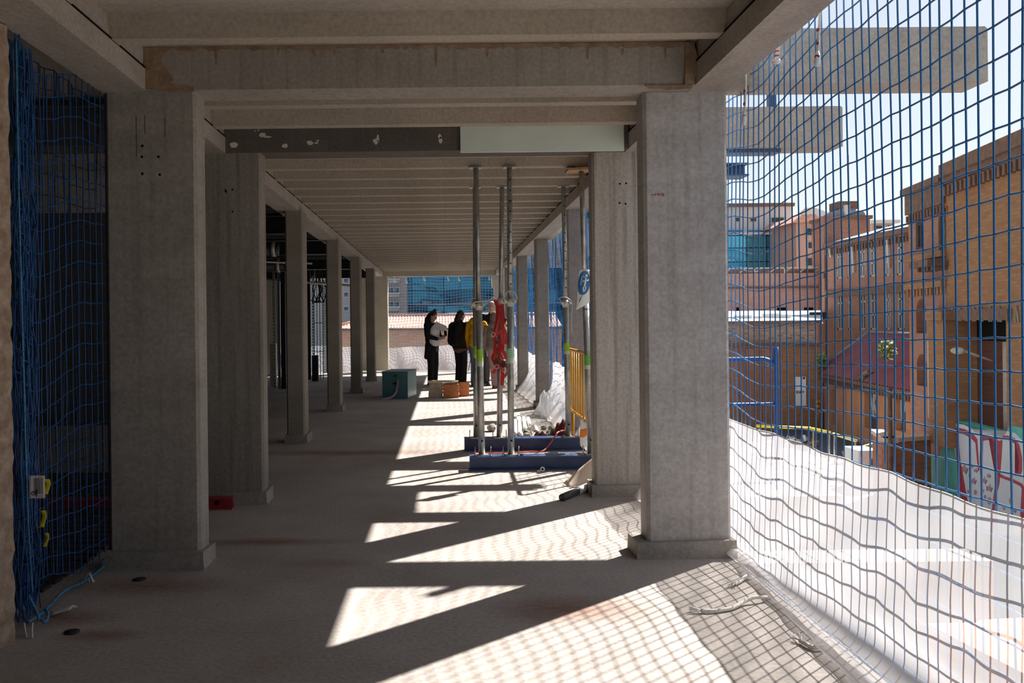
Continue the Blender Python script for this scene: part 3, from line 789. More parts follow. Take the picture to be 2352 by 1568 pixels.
for k in range(7):
    p = at(206,1340,4.78); a = r.uniform(-.04,.04)
    m.tube(spline([p+Vector((0,0,0.06)), p+Vector((a,r.uniform(-.03,.03),0.02)), p+Vector((a*1.6+.01,r.uniform(-.05,.02),-0.015 if k%2 else -.0))], 5), 0.0045, 5)
tag(m.build('rope_knot', M_WROPE), 'frayed white rope knot on the lower border of the left net', 'rope knot', kind='thing')
p = at(145,1400,4.2)
m = MB().sheet(lambda u, v: (p.x-0.05+0.1*u, 4.2-0.03+0.08*v, 0.012+0.03*u+0.012*math.sin(v*5)), 6, 5, thick=0.002)
tag(m.build('plastic_scrap', M_WHITE), 'white plastic scrap under the corner of the left net', 'scrap', kind='thing')
p = at(80,1430,4.0)
m = MB(); m.tube(spline([(p.x-.03,3.96,0.05),(p.x-.01,3.93,0.02),(p.x+.01,3.9,0.008)],5), 0.005, 5); m.tube(spline([(p.x+.01,3.96,0.05),(p.x+.02,3.93,0.03),(p.x+.04,3.89,0.008)],5), 0.005, 5)
tag(m.build('rope_knot', M_WROPE), 'white rope ends at the foot of the rough pier', 'rope knot', kind='thing')

# near tarp: a curved lip on the floor, rising outside the slab edge to the top hem
def tarp_fn(u, v, y0=1.9, y1=5.42):
    Y = y0+(y1-y0)*u
    lip = 1.50 + 0.15*max(0, min(1, (Y-2.8)/2.2))
    cp = [(lip+0.02, 0.006), (lip-0.012, 0.03), (lip+0.02, 0.06), (lip+0.065, 0.055), (1.70, 0.09), (1.715, 0.24), (1.722, 0.45), (1.732, 0.785)]
    s = v*(len(cp)-1); k = min(int(s), len(cp)-2); f = s-k
    p0, p1, p2, p3 = cp[max(k-1,0)], cp[k], cp[k+1], cp[min(k+2,len(cp)-1)]
    q = [0.5*((2*p1[d])+(-p0[d]+p2[d])*f+(2*p0[d]-5*p1[d]+4*p2[d]-p3[d])*f*f+(-p0[d]+3*p1[d]-3*p2[d]+p3[d])*f**3) for d in (0,1)]
    fold = 0.007*math.sin(Y*7+3*v)+0.005*math.sin(Y*17-6*v+1)+0.003*math.sin(Y*31+9*v)
    amp = 0.62*min(1, max(0, (v-0.5)/0.2))*(1-0.8*max(0,(v-.85)/.15))
    slant = 0.009*math.sin((Y*1.2+q[1]*2.2)*8)*min(1, max(0, (v-0.45)*3))
    zt = q[1] + (0.004*math.sin(Y*6)+0.003*math.sin(Y*15+1))*(v**4)
    return (q[0]-0.02*amp + (fold+slant)*amp*0.8 + 0.006*math.sin(Y*17)*(1-amp), Y, max(zt, 0.004))
m = MB().sheet(tarp_fn, 150, 60, thick=0.0)
t = tag(m.build('tarp', M_TARP), 'long white translucent tarp along the floor edge in front of the big blue net', 'tarp', kind='thing')
hem = MB(); hem.tube([Vector(tarp_fn(i/150, 1.0)) for i in range(151)], 0.0035, 5)
hem.build('top_hem', M_WHITE, t)
# side tarps further along
def side_tarp(y0, y1, lab, lean=0.0, n=60, name='tarp'):
    ph = y0
    def f(u, v):
        Y = y0+(y1-y0)*u
        z = 0.006 + 0.74*v + 0.02*math.sin(Y*5+ph)*v
        x = 1.715 - 0.22*(1-v)**3 - lean*(1-v)**2*math.sin(u*PI) + 0.02*math.sin(Y*9+4*v)*(1-v*.5) + 0.01*math.sin(Y*21-3*v)
        return (x, Y, z)
    return tag(MB().sheet(f, n, 20).build(name, M_TARP), lab, 'tarp', kind='thing')
side_tarp(5.5, 10.3, 'white tarp along the floor edge beyond the near right columns')
side_tarp(10.7, 13.8, 'white tarp along the floor edge between barrier and slim column', 0.06)
side_tarp(14.2, 24.6, 'far white tarp strip along the right floor edge', 0.1, 120)
# crumpled bit beside the slim column
r = random.Random(8)
def crum(u, v):
    a = 2*PI*u; h = math.sin(v*PI/2)
    R = (0.26+0.05*math.sin(a*3+1)+0.03*math.sin(a*7+v*5))*(1-0.75*h)
    return (1.50+R*0.6*math.cos(a)+0.02*math.sin(9*v+a*2), 12.9+R*1.9*math.sin(a), 0.005+0.34*h+0.02*math.sin(a*5+v*7)*h)
tag(MB().sheet(crum, 40, 14).build('crumpled_tarp', M_TARP), 'crumpled heap of white tarp beside the slim right column', 'tarp', kind='thing')
def far_tarp(u, v):
    X = -4.6+6.25*u
    return (X, 24.66+0.03*math.sin(X*6+3*v)+0.015*math.sin(X*15)-0.12*(1-v)**3, 0.006+(0.70+0.03*math.sin(X*1.6+.6)+.015*math.sin(X*5))*v)
tag(MB().sheet(far_tarp, 120, 16).build('tarp', M_TARP), 'white tarp hung across the bottom of the far opening', 'tarp', kind='thing')

# rope bits
def rope(pts, r_, lab, fray=True, marks=()):
    t = empty('rope', pts[0], 0, lab, 'rope', kind='thing')
    m = MB(); P = spline(pts, 8)
    m.tube([p-t.location for p in P], r_, 8)
    m.build('strand', M_WROPE, t)
    if fray:
        f = MB(); rr = random.Random(lab)
        d = (P[0]-P[2]).normalized()
        for k in range(14):
            q = Vector((rr.uniform(-1,1), rr.uniform(-1,1), rr.uniform(-.2,1)))*0.022
            f.tube([(0,0,0), d*0.02+q*.6, d*0.04+q], 0.0018, 4)
        f.build('frayed_end', M_WHITE, t)
    return t
def fl_pt(x, y, z=0.0):
    Yd = F_PX*(EYE-z)/(-ab(x, y)[1]); return at(x, y, Yd)
rope([fl_pt(1610,1402,.012), fl_pt(1640,1402,.012), fl_pt(1680,1396,.012), fl_pt(1710,1380,.02), fl_pt(1735,1371,.03), fl_pt(1762,1372,.02)], 0.0095, 'longest frayed white rope bit on the floor, trailing out from the tarp')
rope([fl_pt(1688,1340,.012), fl_pt(1700,1334,.014), fl_pt(1712,1324,.02), fl_pt(1722,1320,.02)], 0.009, 'short frayed white rope stub beside the tarp, near the wide column')
rope([fl_pt(1838,1470,.015), fl_pt(1850,1478,.014), fl_pt(1868,1486,.014), fl_pt(1890,1482,.02)], 0.010, 'thick frayed white rope stub beside the tarp, closest to the viewer')
# ropes hanging off the edge beam
def hang(x0, y0, x1, y1, Y, rr, lab, tassel=0.0, red=True):
    p0, p1 = at(x0,y0,Y), at(x1,y1,Y)
    t = empty('hanging_rope', p0, 0, lab, 'rope', kind='thing')
    m = MB(); m.tube(spline([(1.660-p0.x,0,0.035), (0,0,0.03), (p1-p0)*0.4+Vector((.004,0,0)), (p1-p0)*0.8], 6), rr, 6); m.build('strand', M_WROPE, t)
    m = MB(); m.tube([(p1-p0)*0.72, (p1-p0)*0.82, (p1-p0)*0.93, (p1-p0)], [rr*1.1, rr*1.5+tassel*.6, rr*1.7+tassel*.8, rr*1.2+tassel*.5], 7); m.build('knot', M_WHITE, t)
    if red:
        for k in range(3): q = (p1-p0)*(0.3+0.25*k); MB().tube([q, q+(p1-p0)*0.05], rr*1.25+ (tassel if k==2 else 0), 6).build('red_fleck', M_REDT, t)
hang(1880, 28, 1877, 152, 3.97, 0.006, 'longest white and red rope end hanging off the edge beam', 0.006)
hang(1786, 104, 1783, 146, 4.46, 0.010, 'short wide white and red tape end hanging off the edge beam', 0.008)
hang(1711, 172, 1709, 288, 4.93, 0.006, 'white rope end hanging beside the top of the wide column', 0.004)
# ------------------------------------------------------------------ shoring: floor beams, props
ibeam('floor_beam', 0.225, 1.50, 8.13, 0.0, 0.135, 0.16, 'blue steel beam on the floor carrying the front props', M_BLUEB)
ibeam('floor_beam', 0.205, 1.50, 9.34, 0.0, 0.14, 0.16, 'dark blue steel beam on the floor carrying the back props', M_BLUEB)
def prop(xb, yb, xt, yt, Y, ztop, ycol, lab, holes=True, ring=None, sticker=None, inv=False, plate=True):
    b = at(xb, yb, Y); tp = at(xt, yt, Y)
    zb = 0.136 if Y < 9 else 0.141
    d = (tp-b)
    b = b + d*((zb-b.z)/d.z); tp = b + d*((ztop-b.z)/d.z)
    t = empty('shoring_prop', b, 0, lab, 'prop', kind='thing')
    d = tp-b; L = d.length
    col = at(xb, ycol, Y).z - zb
    s = col/d.z
    pc = d*s
    MB().tube([Vector((0,0,0.006)), pc], 0.0305, 16).build('outer_tube', M_GALV, t)
    MB().tube([pc*0.98, d - d.normalized()*0.006], 0.0245, 16).build('inner_tube', M_GALV, t)
    MB().box(-0.06, 0.06, -0.06, 0.06, 0, 0.008).build('base_plate', M_GALV, t)
    if plate:
        MB().box(d.x-0.06, d.x+0.06, d.y-0.06, d.y+0.06, d.z-0.008, d.z).build('head_plate', M_GALV, t)
    c = MB(); u = d.normalized()
    c.tube([pc-u*0.05, pc-u*0.03, pc-u*0.03, pc+u*0.012, pc+u*0.012, pc+u*0.03], [0.033,0.033,0.043,0.043,0.035,0.035], 14)
    c.box(-0.055, -0.03, -0.05, -0.02, -0.02, 0.008, M=Matrix.Translation(pc))
    c.box(0.03, 0.058, -0.05, -0.02, -0.016, 0.010, M=Matrix.Translation(pc))
    co = c.build('collar', M_GALVL, t)
    if ring == 'hoop':
        h = MB(); h.tube([pc+Vector((0.06*math.cos(a), -0.035, 0.012+0.085*max(0,math.sin(a))**0.8)) for a in [PI*k/16 for k in range(17)]], 0.006, 6)
        h.build('pin_hoop', M_GALVL, co)
    elif ring == 'hook':
        h = MB(); h.tube(spline([pc+Vector((-0.075,-.04,-0.03)), pc+Vector((-0.05,-.05,0.02)), pc+Vector((0.02,-.05,0.035)), pc+Vector((0.09,-.05,0.04)), pc+Vector((0.15,-.05,0.09))], 6), 0.007, 6)
        h.build('pin_hook', M_GALVL, co)
    elif ring == 'drop':
        h = MB(); h.tube(spline([pc+Vector((-0.055,-.03,0.01)), pc+Vector((-0.07,-.03,0.05)), pc+Vector((-0.01,-.04,0.06)), pc+Vector((0.06,-.03,0.0)), pc+Vector((0.055,-.03,-0.15)), pc+Vector((0.057,-.03,-0.32))], 6), 0.005, 6)
        h.build('pin_hook', M_GALVL, co)
    if holes:
        h = MB(); z = col/d.z + 0.06
        while z < 0.985:
            p = d*z; h.tube([p+Vector((0.004,-0.0252,0)), p+Vector((0.004,-0.022,0))], 0.0068, 10); z += 0.098/d.z
        h.build('pin_holes', M_HOLE, t)
    h = MB(); p = d*(0.05); h.tube([p+Vector((0.002,-0.0312,0)), p+Vector((0.002,-0.027,0))], 0.009, 10); h.build('pin_holes', M_HOLE, t)
    if sticker:
        y0, y1, m_, yw = sticker
        z0, z1, zw = at(xb,y1,Y).z-zb, at(xb,y0,Y).z-zb, at(xb,yw,Y).z-zb
        st = MB(); st.tube([d*(z0/d.z), d*(z1/d.z)], 0.0312, 16, cap=False); st.tube([d*(z0/d.z), d*(z1/d.z)], 0.0308, 16, cap=False)
        so = st.build('sticker', m_, t)
        st = MB(); st.tube([d*(zw/d.z), d*(z0/d.z)], 0.0311, 16, cap=False)
        st.build('sticker_foot', M_STKW, so)
        st = MB()
        for k in range(4):
            zz = z1-(z1-z0)*(0.2+0.19*k); p = d*(zz/d.z)
            st.box(-0.012+0.004*(k%2), 0.016, -0.0316, -0.0300, -0.003, 0.003, M=Matrix.Translation(p))
        st.build('sticker_print', M_GREEN, so)
    return t, b, d
jz = 2.862 + zs(8.2) - 0.001
jz2 = 2.862 + zs(9.4) - 0.001
prop(1107,1050,1093,388, 8.22, jz, 700, 'smooth steel prop on the front blue beam with a lime sticker and hooked pin', False, 'hook', (802,830,M_LIME,841), plate=True)
prop(1174,1048,1170,388, 8.22, jz, 692, 'steel prop on the front blue beam with a pale mint sticker', True, 'hoop', (800,825,M_MINTS,834))
t3, b3, d3 = prop(1357,1045,1335,390, 8.22, jz-0.045, 640, 'steel prop wrapped with a blue safety sign, under the wooden plank', False, None, (815,838,M_GREEN,847), plate=False)
prop(1094,1008,1091,430, 9.40, jz2, 698, 'steel prop on the back blue beam, tucked behind the lime-stickered front one', True, 'drop', (795,815,M_LIME,822))
t5, b5, d5 = prop(1147,1008,1153,430, 9.40, jz2, 690, 'steel prop on the back blue beam with the red harness', False, None, None)
prop(1306,1006,1294,430, 9.40, jz2, 695, 'steel prop on the back blue beam beside the yellow barrier', True, 'drop', (788,806,M_LIME,813))
# wooden plank on the third prop
tpw = b3 + d3
m = MB().box(-0.14, 0.12, -0.09, 0.11, 0.0, 0.022, M=Matrix.Rotation(-0.05, 4, 'Y')); m.box(-0.06, 0.12, -0.05, 0.10, 0.0225, 0.042)
o = m.build('wooden_plank', M_WOOD, loc=tpw)
tag(o, 'wooden plank wedged between prop head and joist', 'plank', kind='thing')
# threaded rods on the beams
for i, (x, yb, yt, Y) in enumerate(((1091,1052,1032,8.15),(1127,1052,1032,8.15),(1155,1050,1028,8.15),(1191,1050,1030,8.15),(1339,1046,1022,8.15),(1079,1010,993,9.36),(1132,1010,994,9.36),(1163,1010,994,9.36),(1328,1004,985,9.36))):
    z0 = 0.1355 if Y < 9 else 0.1405
    p0, p1 = at(x, yb, Y), at(x, yt, Y)
    m = MB(); m.tube([(0,0,0),(0.002,0,0.09)], 0.005, 6); m.tube([(0,0,0),(0,0,0.012)], 0.011, 6)
    tag(m.build('threaded_rod', M_GALV, loc=(p0.x, Y, z0)), 'thin threaded rod standing up from the %s blue floor beam' % ('front' if Y < 9 else 'back'), 'rod', 'threaded rods on the %s beam' % ('front' if Y < 9 else 'back'), 'thing')

# safety sign on the third prop
P = at(1341, 655, 8.16)
t = empty('safety_sign', P, 0, 'blue round safety sign with white harness figure, curled around a prop', 'sign', kind='thing')
def sg(u, v):   # u across, v down: a sheet curled over the pole
    a = (u-0.5)*2.1
    return (0.062*math.sin(a)+0.004, -0.02-0.045*math.cos(a)+0.035, 0.145-0.30*v-0.05*max(0,(0.5-u))*0-0.03*(1-u)*v)
m = MB().sheet(lambda u, v: Vector(sg(u, v)) + Vector((-0.03*v*(1-u), 0, -0.05*v*(1-u))), 14, 14, thick=0.0015)
so = m.build('sheet', M_WHITE, t)
def on(u, v, off=0.0055):
    p = Vector(sg(u, v)) + Vector((-0.03*v*(1-u), -off, -0.05*v*(1-u))); return p
m = MB()
n = 32; vs = []; fs = []
for k in range(7):
    for i in range(n):
        a = 2*PI*i/n; rr = k/6
        vs.append(on(0.5+0.46*rr*math.cos(a), 0.36+0.33*rr*math.sin(a)))
for k in range(6):
    for i in range(n): fs.append((k*n+i, k*n+(i+1)%n, (k+1)*n+(i+1)%n, (k+1)*n+i))
m.add(vs, fs); m.build('blue_disc', M_SIGNB, t)
m = MB()
def stroke(pts, r_): m.tube([on(u, v, 0.0075) for u, v in pts], r_, 6)
m.ell(on(0.62,0.17,0.0085), (0.012,0.003,0.014), 12, 8)
stroke([(0.60,0.23),(0.56,0.33),(0.52,0.43)], 0.009); stroke([(0.60,0.26),(0.70,0.33),(0.80,0.30)], 0.0045); stroke([(0.58,0.27),(0.44,0.33),(0.36,0.28)], 0.0045)
stroke([(0.53,0.43),(0.60,0.50),(0.52,0.60)], 0.006); stroke([(0.52,0.43),(0.43,0.50),(0.46,0.60)], 0.006); stroke([(0.58,0.24),(0.36,0.16),(0.30,0.22),(0.26,0.40)], 0.003)
m.build('white_figure', M_WHITE, t)
m = MB(); m.prism([(-0.05,-0.13),(-0.02,-0.09),(-0.03,-0.12),(-0.055,-0.17)], 'y', -0.046, -0.0445); m.build('blue_corner', M_SIGNB, t)
m = MB(); p = d3*0.5
zt = P.z+0.155
for zz in (zt-0.01, P.z-0.22):
    q = b3 + d3*((zz-b3.z)/d3.z)-P; m.ring(q, 0.034 if zz < P.z else 0.028, 0.003, 'z', 16, 5)
m.build('cable_tie', M_BLKP, t)

# red harness on the fifth prop
def ribbon(mb, pts, w, Y, th=0.003, mi=0):
    P_ = spline([at(x, y, Y+dy) for x, y, dy in pts], 8)
    vs, fs = [], []
    for i, p in enumerate(P_):
        d = P_[min(i+1,len(P_)-1)]-P_[max(i-1,0)]
        nrm = Vector((d.z, 0, -d.x)); nrm = nrm.normalized() if nrm.length > 1e-6 else Vector((1,0,0))
        tw = 0.3*math.sin(i*0.25)
        a = Vector((nrm.x, tw*0.6, nrm.z))*(w/2)
        vs += [p-a, p+a, p+a+Vector((0,th,0)), p-a+Vector((0,th,0))]
    for i in range(len(P_)-1):
        for k in range(4): fs.append((i*4+k, i*4+(k+1)%4, (i+1)*4+(k+1)%4, (i+1)*4+k))
    fs += [(3,2,1,0), tuple((len(P_)-1)*4+k for k in range(4))]
    mb.add(vs, fs, mi)
H = empty('safety_harness', at(1150, 700, 9.33), 0, 'red safety harness hanging on a steel prop', 'harness', kind='thing')
HL = [([(1140,689,0),(1143,715,-.01),(1140,745,-.02),(1136,770,-.01),(1139,790,0)], .046), ([(1153,698,0),(1155,730,-.02),(1154,760,-.03),(1155,790,-.02),(1154,806,-.01)], .048),
      ([(1135,688,0.01),(1146,720,-.03),(1142,750,-.04),(1136,768,-.03)], .03), ([(1139,770,-.02),(1150,760,-.04),(1159,757,-.04),(1163,772,-.03),(1162,790,0)], .032),
      ([(1145,785,-.03),(1152,800,-.05),(1160,815,-.05),(1163,824,-.04)], .045), ([(1137,790,-.02),(1136,810,-.04),(1140,822,-.04),(1150,828,-.05),(1161,832,-.03)], .036),
      ([(1135,812,-.02),(1131,822,-.03),(1136,834,-.03),(1140,842,-.02)], .034), ([(1132,857,-.03),(1140,846,-.05),(1150,838,-.05),(1158,832,-.05)], .042),
      ([(1156,838,-.02),(1155,855,-.03),(1153,885,-.03)], .046), ([(1146,778,-.02),(1148,808,-.06),(1156,825,-.06)], .03), ([(1163,835,-.02),(1163,852,-.03),(1160,866,-.03)], .02), ([(1137,795,-.01),(1142,806,-.03),(1138,822,-.01),(1143,838,-.02)], .026)]
for pts, w in HL:
    m = MB(); ribbon(m, pts, w*0.84, 9.33); put(m.build('strap', M_RED, H), H)
for (x, y, s_) in ((1140,830,1.0),(1156,837,1.2),(1141,786,.8)):
    p = at(x, y, 9.26); m = MB(); m.box(p.x-0.02*s_, p.x+0.02*s_, p.y-0.008, p.y+0.006, p.z-0.022*s_, p.z+0.022*s_); put(m.build('buckle', M_BLKP, H), H)
for (x, y) in ((1159,850),(1133,768),(1141,842)):
    p = at(x, y, 9.26); put(MB().ring(p, 0.022, 0.004, 'y', 16, 5).build('metal_ring', M_GALVL, H), H)

# yellow barrier
A, B = Vector((1.462, 10.18, 0)), Vector((1.437, 7.72, 0))
t = empty('barrier', A, 0, 'yellow tubular pedestrian barrier standing between two right columns', 'barrier', kind='thing')
d = B-A; L = d.length; u = d/L
m = MB(); c = 0.06
zl, zh = 0.36, 1.06
path = [Vector((0,0,zl)), Vector((0,0,zh-c)), u*0.02+Vector((0,0,zh-0.02)), u*c+Vector((0,0,zh)), u*(L-c)+Vector((0,0,zh)), u*(L-0.02)+Vector((0,0,zh-0.02)), u*L+Vector((0,0,zh-c)), u*L+Vector((0,0,zl)), Vector((0,0,zl))]
m.tube(path, 0.018, 10); m.build('frame', M_YPAINT, t)
for k in range(1, 14):
    p = u*(L*k/14); MB().tube([p+Vector((0,0,zl)), p+Vector((0,0,zh))], 0.0088, 8).build('bar', M_YPAINT, t)
side = Vector((u.y, -u.x, 0))
for q in (0.10, 0.90):
    p = u*(L*q); m = MB(); m.tube([p+Vector((0,0,zl)), p+Vector((0,0,0.04))], 0.017, 8); m.tube(spline([p-side*0.06+Vector((0,0,0.012)), p+Vector((0,0,0.06)), p+side*0.06+Vector((0,0,0.012))], 5), 0.015, 8)
    m.build('foot', M_YPAINT, t)
m = MB(); p = u*(L*0.62)
m.box(-0.004, 0.004, -0.16, 0.16, 0.55, 0.78, M=Matrix.Translation(p + side*-0.0105)); m.build('name_plate', plain('brown_plate', (0.16,0.06,0.015), 0.5), t)
# barrier tape hanging from it
p = at(1338, 962, 9.0)
def tp(u_, v): 
    return (p.x-0.03+0.075*u_+0.006*math.sin(v*6), 8.98+0.01*math.sin(v*5+u_*2), p.z-0.27*v - 0.03*math.sin(u_*PI)*v)
T = empty('barrier_tape', (p.x, 8.98, p.z), 0, 'orange and white tape end hanging off the yellow barrier', 'tape', kind='thing')
m = MB().sheet(tp, 6, 14, thick=0.001); put(m.build('white_band', M_WHITE, T), T)
m = MB().sheet(lambda a, b: Vector(tp(a, 0.38+0.28*b-0.08*a))+Vector((0,-0.002,0)), 6, 6, thick=0.001); put(m.build('orange_band', M_ORNG, T), T)

# rubble between the beams and the crumpled tarp
r = random.Random(21)
def stone(x, y, s_, lab='lump of grey rubble in the pile behind the back blue beam', mat=M_STONE, group='rubble lumps'):
    c = fl_pt(x, y)
    M = Matrix.Rotation(r.uniform(0,6), 3, 'Z') @ Matrix.Rotation(r.uniform(-.4,.4), 3, 'X')
    rx, ry, rz = s_*r.uniform(.8,1.3), s_*r.uniform(.7,1.1), s_*r.uniform(.5,.8)
    m = MB()
    vs, fs = [], []
    nu, nv = 8, 5
    for j in range(nv+1):
        th = PI*j/nv
        for i in range(nu):
            ph = 2*PI*i/nu; k = r.uniform(.82,1.15) if 0 < j < nv else 1
            vs.append(M @ Vector((rx*math.sin(th)*math.cos(ph)*k, ry*math.sin(th)*math.sin(ph)*k, rz*math.cos(th)*k)))
    for j in range(nv):
        for i in range(nu): fs.append((j*nu+i, (j+1)*nu+i, (j+1)*nu+(i+1)%nu, j*nu+(i+1)%nu))
    m.add(vs, fs)
    zmin = min(v.z for v in vs)
    tag(m.build('rubble_stone', mat, loc=(c.x, c.y, -zmin-0.004)), lab, 'rubble', group, 'thing')
for k in range(26):
    stone(1204+r.uniform(0,82), 985+r.uniform(0,19), r.uniform(.022,.052), mat=(M_STONE, M_STONE, M_DGREY, M_WOOD)[k % 4])
stone(1308, 1000, .10, 'large rounded grey boulder under the orange cable', group=None)
stone(1130, 990, .085, 'grey rubble lump behind the paired props', group=None)
# white plastic bottles / tubes lying in a row
for k, (x0,y0,x1,y1) in enumerate(((1183,964,1184,1001),(1193,966,1195,1002),(1203,965,1207,990),(1213,966,1217,980))):
    a, b = fl_pt(x1,y1), fl_pt(x0,y0)
    m = MB(); rr = 0.024
    m.tube([a+Vector((0,0,rr)), a*0.9+b*0.1+Vector((0,0,rr)), b+Vector((0,0,rr+.01))], [rr*.8, rr, rr], 12)
    tag(m.build('white_tube', M_WHITE), 'white plastic tube lying in a row behind the blue beams, %s from the props' % words4[k], 'tube', 'white tubes behind the blue beams', 'thing')
for k, (x, y, R_, lab) in enumerate(((1192,957,.038,'thin black wire ring on the white tubes'),(1203,986,.02,'small black wire ring beside the rubble'))):
    c = fl_pt(x, y+18 if k == 0 else y+8); m = MB(); m.ring((0,0,R_+.05 if k == 0 else R_+.008), R_, 0.004, 'y', 20, 5)
    tag(m.build('wire_ring', M_BLKP, loc=c), lab, 'ring', kind='thing')
# maroon sheet draped over the rubble
c = fl_pt(1262, 1000)
def ms_(u_, v):
    x = at(1212+u_*88, 990, 9.9).x
    h = 0.06+0.02*math.sin(u_*7)+(0.15*max(0,(u_-0.55)/0.45)**1.1) + 0.03*math.sin(u_*15+v*4)*(0.4+u_) + 0.02*math.sin(u_*31-v*7)
    return (x, 9.72+0.45*v*(0.5+0.5*u_), max(h*math.sin(min(1,0.25+v)*PI*0.62)+0.02*math.sin(v*9+u_*4), 0.02) + 0.05*u_)
tag(MB().sheet(ms_, 30, 12, thick=0.004).build('maroon_sheet', M_MAROON), 'crumpled maroon sheet draped over the rubble pile', 'sheet', kind='thing')
c2 = fl_pt(1226, 990)
def wb(u_, v):
    a = 2*PI*u_; h = math.sin(v*PI/2)
    return (c2.x+0.075*math.cos(a)*(1-.8*h), c2.y-0.05+0.05*math.sin(a)*(1-.8*h), 0.02+0.06*h+0.012*math.sin(a*3))
tag(MB().sheet(wb, 20, 8).build('white_bag', M_WHITE), 'small white plastic bag on the rubble pile', 'bag', kind='thing')
# orange cable: along the floor between the beams, over the back beam, into the rubble
pts = [fl_pt(1086,1043,.01), fl_pt(1092,1037,.01), fl_pt(1120,1041,.01), fl_pt(1160,1040,.01), fl_pt(1215,1037,.01), fl_pt(1245,1036,.012)]
pts += [at(1262,1020,9.325), Vector((at(1275,1003,9.36).x, 9.36, 0.155)), Vector((at(1282,993,9.42).x, 9.42, 0.19)), at(1298,988,9.62), at(1312,991,9.75), Vector((at(1320,1000,9.8).x, 9.8, 0.03))]
tag(MB().tube(spline(pts, 8), 0.0085, 8).build('cable', M_CABLE), 'orange-red cable snaking between the blue floor beams', 'cable', kind='thing')
m = MB(); m.tube(spline([fl_pt(1088,1048,.01)+Vector((0,0.02,0)), fl_pt(1098,1041,.015), fl_pt(1112,1044,.015), fl_pt(1100,1050,.01)+Vector((0,.1,0)), fl_pt(1094,1040,.02)],6), 0.008, 8)
tag(m.build('cable_coil', M_CABLE), 'loose orange-red cable loop at the left end between the blue beams', 'cable', kind='thing')
# small white ring in front of the front beam
c = fl_pt(1246,1083)
m = MB(); m.ring((0,0,0.024), 0.017, 0.006, 'y', 16, 6); m.box(-0.05,-0.02,-.01,.01,0.0,0.014)
tag(m.build('plastic_ring', M_WHITE, loc=c), 'small white plastic ring in front of the front blue beam', 'ring', kind='thing')

# black tube with a white sleeve
a, b = fl_pt(1291,1151), fl_pt(1382,1112)
d = b-a; rr = 0.029
t = empty('black_tube', a, 0, 'black tube with a white sleeve lying near the wide streaked column', 'tube', kind='thing')
up = Vector((0,0,rr))
MB().tube([up, d*0.42+up, d*0.42+up, d+up], [rr, rr, rr*0.9, rr*0.9], 14).build('tube_body', plain('dark_grey_tube', (0.055,0.06,0.06), 0.45), t)
MB().tube([d*0.36+up, d*0.62+up], rr+0.003, 14).build('white_sleeve', M_WHITE, t)
MB().tube([d*0.36+up+Vector((-.06,.03,.018)), d*0.5+up+Vector((0.02,0.03,0.024))], 0.004, 6).build('clip', M_BLKP, t)
# beige pipe leaning behind the column
m = MB(); p0, p1 = fl_pt(1318,1128,.0)+Vector((0,0,0.004)), at(1362,1066,7.32)
def bs(u_, v):
    zt_ = 0.34*u_**0.9+0.012
    return (1.03+0.46*u_-0.03*v, 7.30+0.10*u_+0.10*v*v, 0.004+zt_*v)
tag(MB().sheet(bs, 16, 10, thick=0.004).build('beige_sheet', M_PVC), 'smooth beige plastic sheet sloping up behind the wide streaked column', 'sheet', kind='thing')

# teal chest
t = empty('tool_chest', (-0.777, 16.25, 0), -0.15, 'teal metal tool chest standing on the floor near the left columns', 'chest', kind='thing')
w, dd, h = 0.475, 0.86, 0.50
TM = Matrix.Shear('XZ', 4, (0,0)) if False else Matrix.Identity(4)
m = MB(); m.cbox(-w/2-0.065+0, w/2-0.065, -dd/2, dd/2, 0.0, h-0.045, 0.006); m.build('chest_body', M_TEAL, t)
m = MB(); m.cbox(-w/2-0.072, w/2-0.058, -dd/2-0.008, dd/2+0.008, h-0.045, h, 0.006); m.build('lid', M_TEAL, t)
m = MB(); m.box(-0.11, 0.0, -dd/2-0.012, -dd/2, 0.27, 0.30); m.tube([(-.09,-dd/2-.012,.28),(-.09,-dd/2-.03,.28),(-.02,-dd/2-.03,.28),(-.02,-dd/2-.012,.28)], 0.006, 6); m.build('handle', M_BLKP, t)
m = MB(); m.box(-0.075, -0.035, -dd/2-0.012, -dd/2-0.0, 0.40, 0.44); m.build('latch', M_BLKP, t)
S = empty('strap', (-0.86, 15.78, 0.28), 0, 'dusty pink strap hanging from the teal chest onto the floor', 'strap', kind='thing')
m = MB(); ribbon(m, [(914,872,0),(913,885,-.01),(910,900,-.02),(903,909,-.05),(893,914,-.10),(877,916,-.14)], 0.034, 15.78); put(m.build('webbing', M_PINKSTRAP, S), S)

# brick stack
Yb = 15.95
def hbrick(x0, x1, y0, y1, z0, z1, lab, mat, group):
    m = MB(); m.cbox(x0, x1, y0, y1, z0, z1, 0.006)
    if mat is M_HBRK:
        for k in range(3):
            zc = z0+(z1-z0)*(0.2+0.3*k); m.box(x0-0.001, x1+0.001, y0-0.002, y0, zc-0.002, zc+0.002)
    tag(m.build('brick', mat), lab, 'brick', group, 'thing')
X = lambda px_: at(px_, 890, Yb).x
hz = [0, 0.082, 0.184, 0.278]
nm = ['lowest', 'middle', 'topmost']
for k in range(3):
    hbrick(X(984)+0.004*k, X(1017)-0.003, Yb, Yb+0.24, hz[k]+0.001, hz[k+1]-0.001, '%s mortar-dusted brick at the left of the small brick stack' % nm[k], M_DBRK, 'dusty bricks')
for k in range(2):
    hbrick(X(1017.5), X(1054), Yb-0.03, Yb+0.24, 0.001+0.125*k, 0.124+0.125*k, '%s orange hollow brick at the front of the small brick stack' % ('lower' if k == 0 else 'upper'), M_HBRK, 'orange bricks')
